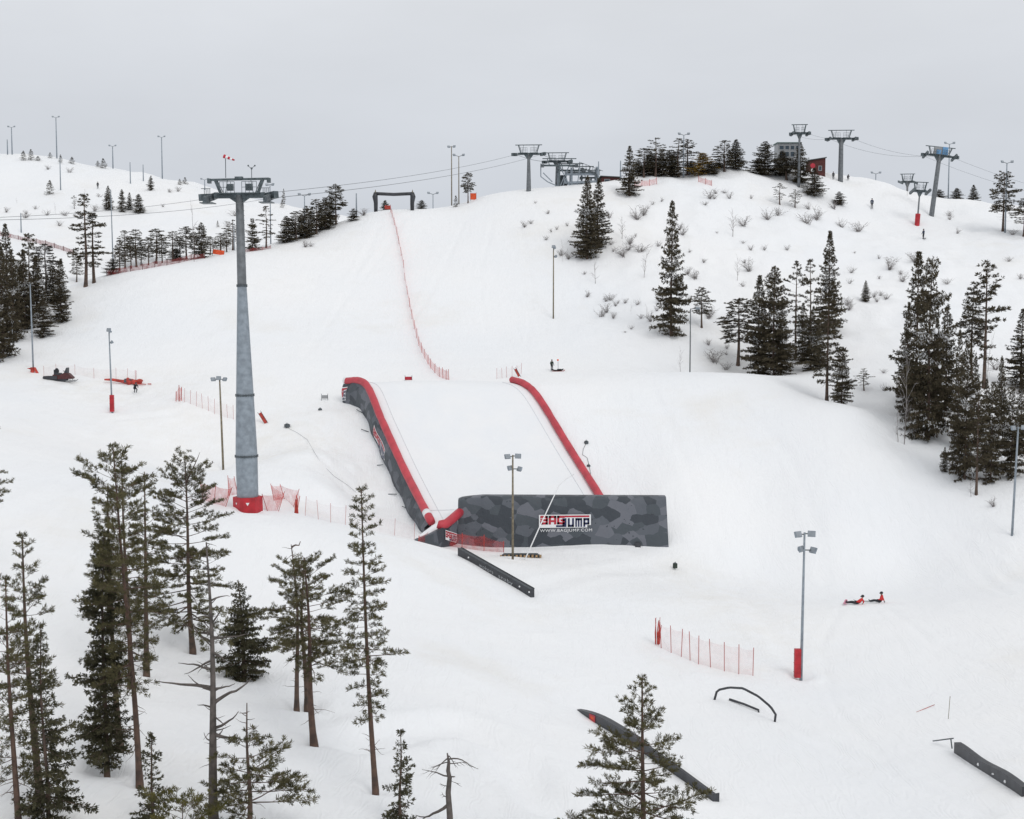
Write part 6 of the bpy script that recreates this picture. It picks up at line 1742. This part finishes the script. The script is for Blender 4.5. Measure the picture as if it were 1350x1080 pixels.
# riders and helpers elsewhere
t, p = person(178.5, 518, 'crouch', "person in black bending over near the red netting heap", M_DARKC, M_DARKC, rz=.7, sc=1.05)
t, p = person(727.5, 489, 'stand', "person in dark green standing beside the sled above the airbag", M_GREENC, M_DARKC, rz=.4, sc=.9)
t, p = person(1149.5, 275, 'stand', "person in dark blue skiing down from the hilltop", M_BLUEC, M_DARKC, rz=-.3, sc=1.15)
board("skis", p, 1.75, .11, M_RAIL, "skis under the skier in dark blue near the hilltop", "skis", rz=-.3, pair=.13)
t, p = person(1217.5, 315, 'stand', "person in dark clothes on a snowboard below the short padded tower", M_BLUEC, M_DARKC, rz=-1.2, sc=1.05)
board("snowboard", p, 1.55, .28, M_DARKC, "dark snowboard under the rider below the short padded tower", "snowboard", rz=.3)
person(1098.5, 231, 'stand', "tiny person standing left of the stout hilltop tower's foot", M_DARKC, M_DARKC, d=291, sc=.95)
person(1118, 231, 'crouch', "tiny person crouching right of the stout hilltop tower's foot", M_DARKC, M_DARKC, d=294, sc=.95)
person(129, 249, 'stand', "tiny person standing on the far left hill", M_DARKC, M_DARKC, sc=1.1)

# sled beside the standing person
p = at(735, 489.5); t = thing("rescue_sled", p, "dark low sled with orange marker pole above the airbag", "sled")
rows = [[(x * .52, q, .12 + .25 * abs(q) ** 3 * 1.0 + .16 * abs(x) ** 2) for q in (-.45, -.2, .2, .45)] for x in np.linspace(-1, 1, 10)]
rows = [[(x, q, .10 + .42 * max(0, abs(x) - .35) ** 1.2 + .5 * q * q) for q in (-.42, -.2, .2, .42)] for x in np.linspace(-.85, .85, 12)]
mb = MB(); mb.grid(rows); mb.grid([[(x, q, z - .10) for x, q, z in r] for r in rows]); mb.box((.25, 0, .22), (.6, .5, .2)); mb.build("hull", M_DARKC, t)
mb = MB(); mb.tube([(.1, 0, .1), (.06, 0, 1.55)], .025, 6); mb.build("marker_pole", M_STEELD, t)
mb = MB(); mb.ball((.05, 0, 1.6), .14); mb.build("marker", M_ORANGE, t, smooth=True)
mb = MB()
for s in (-.3, .3): mb.tube([(-.8, s, .03), (0, s, .0), (.85, s, .03), (1.05, s, .2)], .035, 6)
mb.build("runner", M_REDT, t)

# dark red snowmobile with a trailing sled
p = at(84, 503); t = thing("snowmobile", p, "dark red snowmobile parked on the left slope before thin posts", "snowmobile", rz=-.12); t.scale = (1.08, 1.08, 1.25)
mb = MB(); mb.prism([(-1.35, .35), (-1.3, .75), (-.35, .72), (.25, .98), (.75, .92), (1.35, .45), (1.25, .3), (-1.2, .28)], -.4, .4); mb.build("body", M_MAROON, t)
mb = MB(); mb.prism([(-1.25, .74), (-1.2, .98), (-.3, .94), (-.2, .74)], -.22, .22); mb.build("seat", M_RAIL, t)
mb = MB(); mb.prism([(.2, .96), (.55, 1.55), (.62, 1.5), (.6, .95)], -.36, .36); mb.tube([(.15, -.45, 1.2), (.3, 0, 1.1), (.15, .45, 1.2)], .035, 6); mb.build("windshield", M_RAIL, t)
mb = MB(); mb.prism([(-1.5, .25), (-1.25, .48), (.4, .45), (.55, .2), (.3, .0), (-1.3, .0)], -.26, .26); mb.build("track", M_RAIL, t)
for s in (-.42, .42):
    mb = MB(); mb.tube([(.5, s, .06), (1.4, s, .05), (1.75, s, .22)], [.05, .06, .04], 6); mb.tube([(.95, s * .8, .4), (1.1, s, .08)], .04, 6); mb.build("ski", M_FRAME, t)
mb = MB(); mb.box((-.95, 0, 1.14), (.5, .5, .32)); mb.ball((-.9, 0, 1.34), (.22, .2, .14)); mb.build("rear_box", M_DARKC, t)
p = at(68, 500.5); t = thing("cargo_sled", p, "flat dark cargo sled behind the dark red snowmobile", "sled", rz=-.15)
mb = MB(); mb.prism([(-1.1, .22), (-.9, .08), (.9, .05), (1.05, .25), (1.0, .55), (-.2, .5), (-1.0, .48)], -.45, .45); mb.build("tub", M_RAIL, t)
mb = MB(); mb.tube([(1.0, 0, .3), (1.75, 0, .34)], .035, 6); mb.build("hitch", M_STEELD, t)
# second machine behind the leaning pole: knocked-down red netting heaped on the snow
p = at(176, 506.5); t = thing("netting_heap", p, "heap of bright red netting and padding on the left slope", "netting", rz=-.05)
rg = random.Random(9); mb = MB()
for k in range(16): mb.ball((rg.uniform(-.8, 1.0), rg.uniform(-.4, .4), rg.uniform(.15, .65) ), (rg.uniform(.25, .5), .3, rg.uniform(.2, .42)), n=7, m=5)
mb.build("bundle", M_REDT, t)
mb = MB(); mb.tube([(-4.1, 0, .62), (-3.0, .1, .6), (-1.8, 0, .42), (-.8, 0, .3)], [.12, .2, .22, .3], 8); mb.build("roll", M_REDT, t)
mb = MB(); mb.prism([(-1.3, .2), (-1.2, .75), (-.3, .7), (.1, .3)], -.3, .4); mb.build("grey_cover", M_STEELD, t)
mb = MB(); mb.tube([(.3, 0, 0), (.28, 0, 1.95)], .03, 6); mb.build("pole", M_REDP, t)
mb = MB(); mb.tube([(.0, -.6, .12), (1.2, -.6, .05), (2.0, -.6, .02)], [.06, .07, .05], 6); mb.tube([(2.2, -.6, .06), (2.7, -.6, .06)], .07, 6); mb.build("runner", M_REDT, t)
# red wind-blown foot pad of the left floodlight pole
p = at(43, 491); t = thing("pole_skirt", p, "torn red padding round the foot of the left edge floodlight", "padding")
mb = MB(); mb.add([(-.75, -.2, .55), (.2, -.3, .75), (.55, -.2, -.25), (.9, -.1, -.1), (.45, 0, .7), (-.1, .3, .3)], [(0, 1, 5), (1, 2, 3, 4), (1, 4, 5), (0, 5, 4)]); mb.tube([(0, 0, -.3), (0, 0, .7)], .28, 8); mb.build("wrap", M_REDT, t)
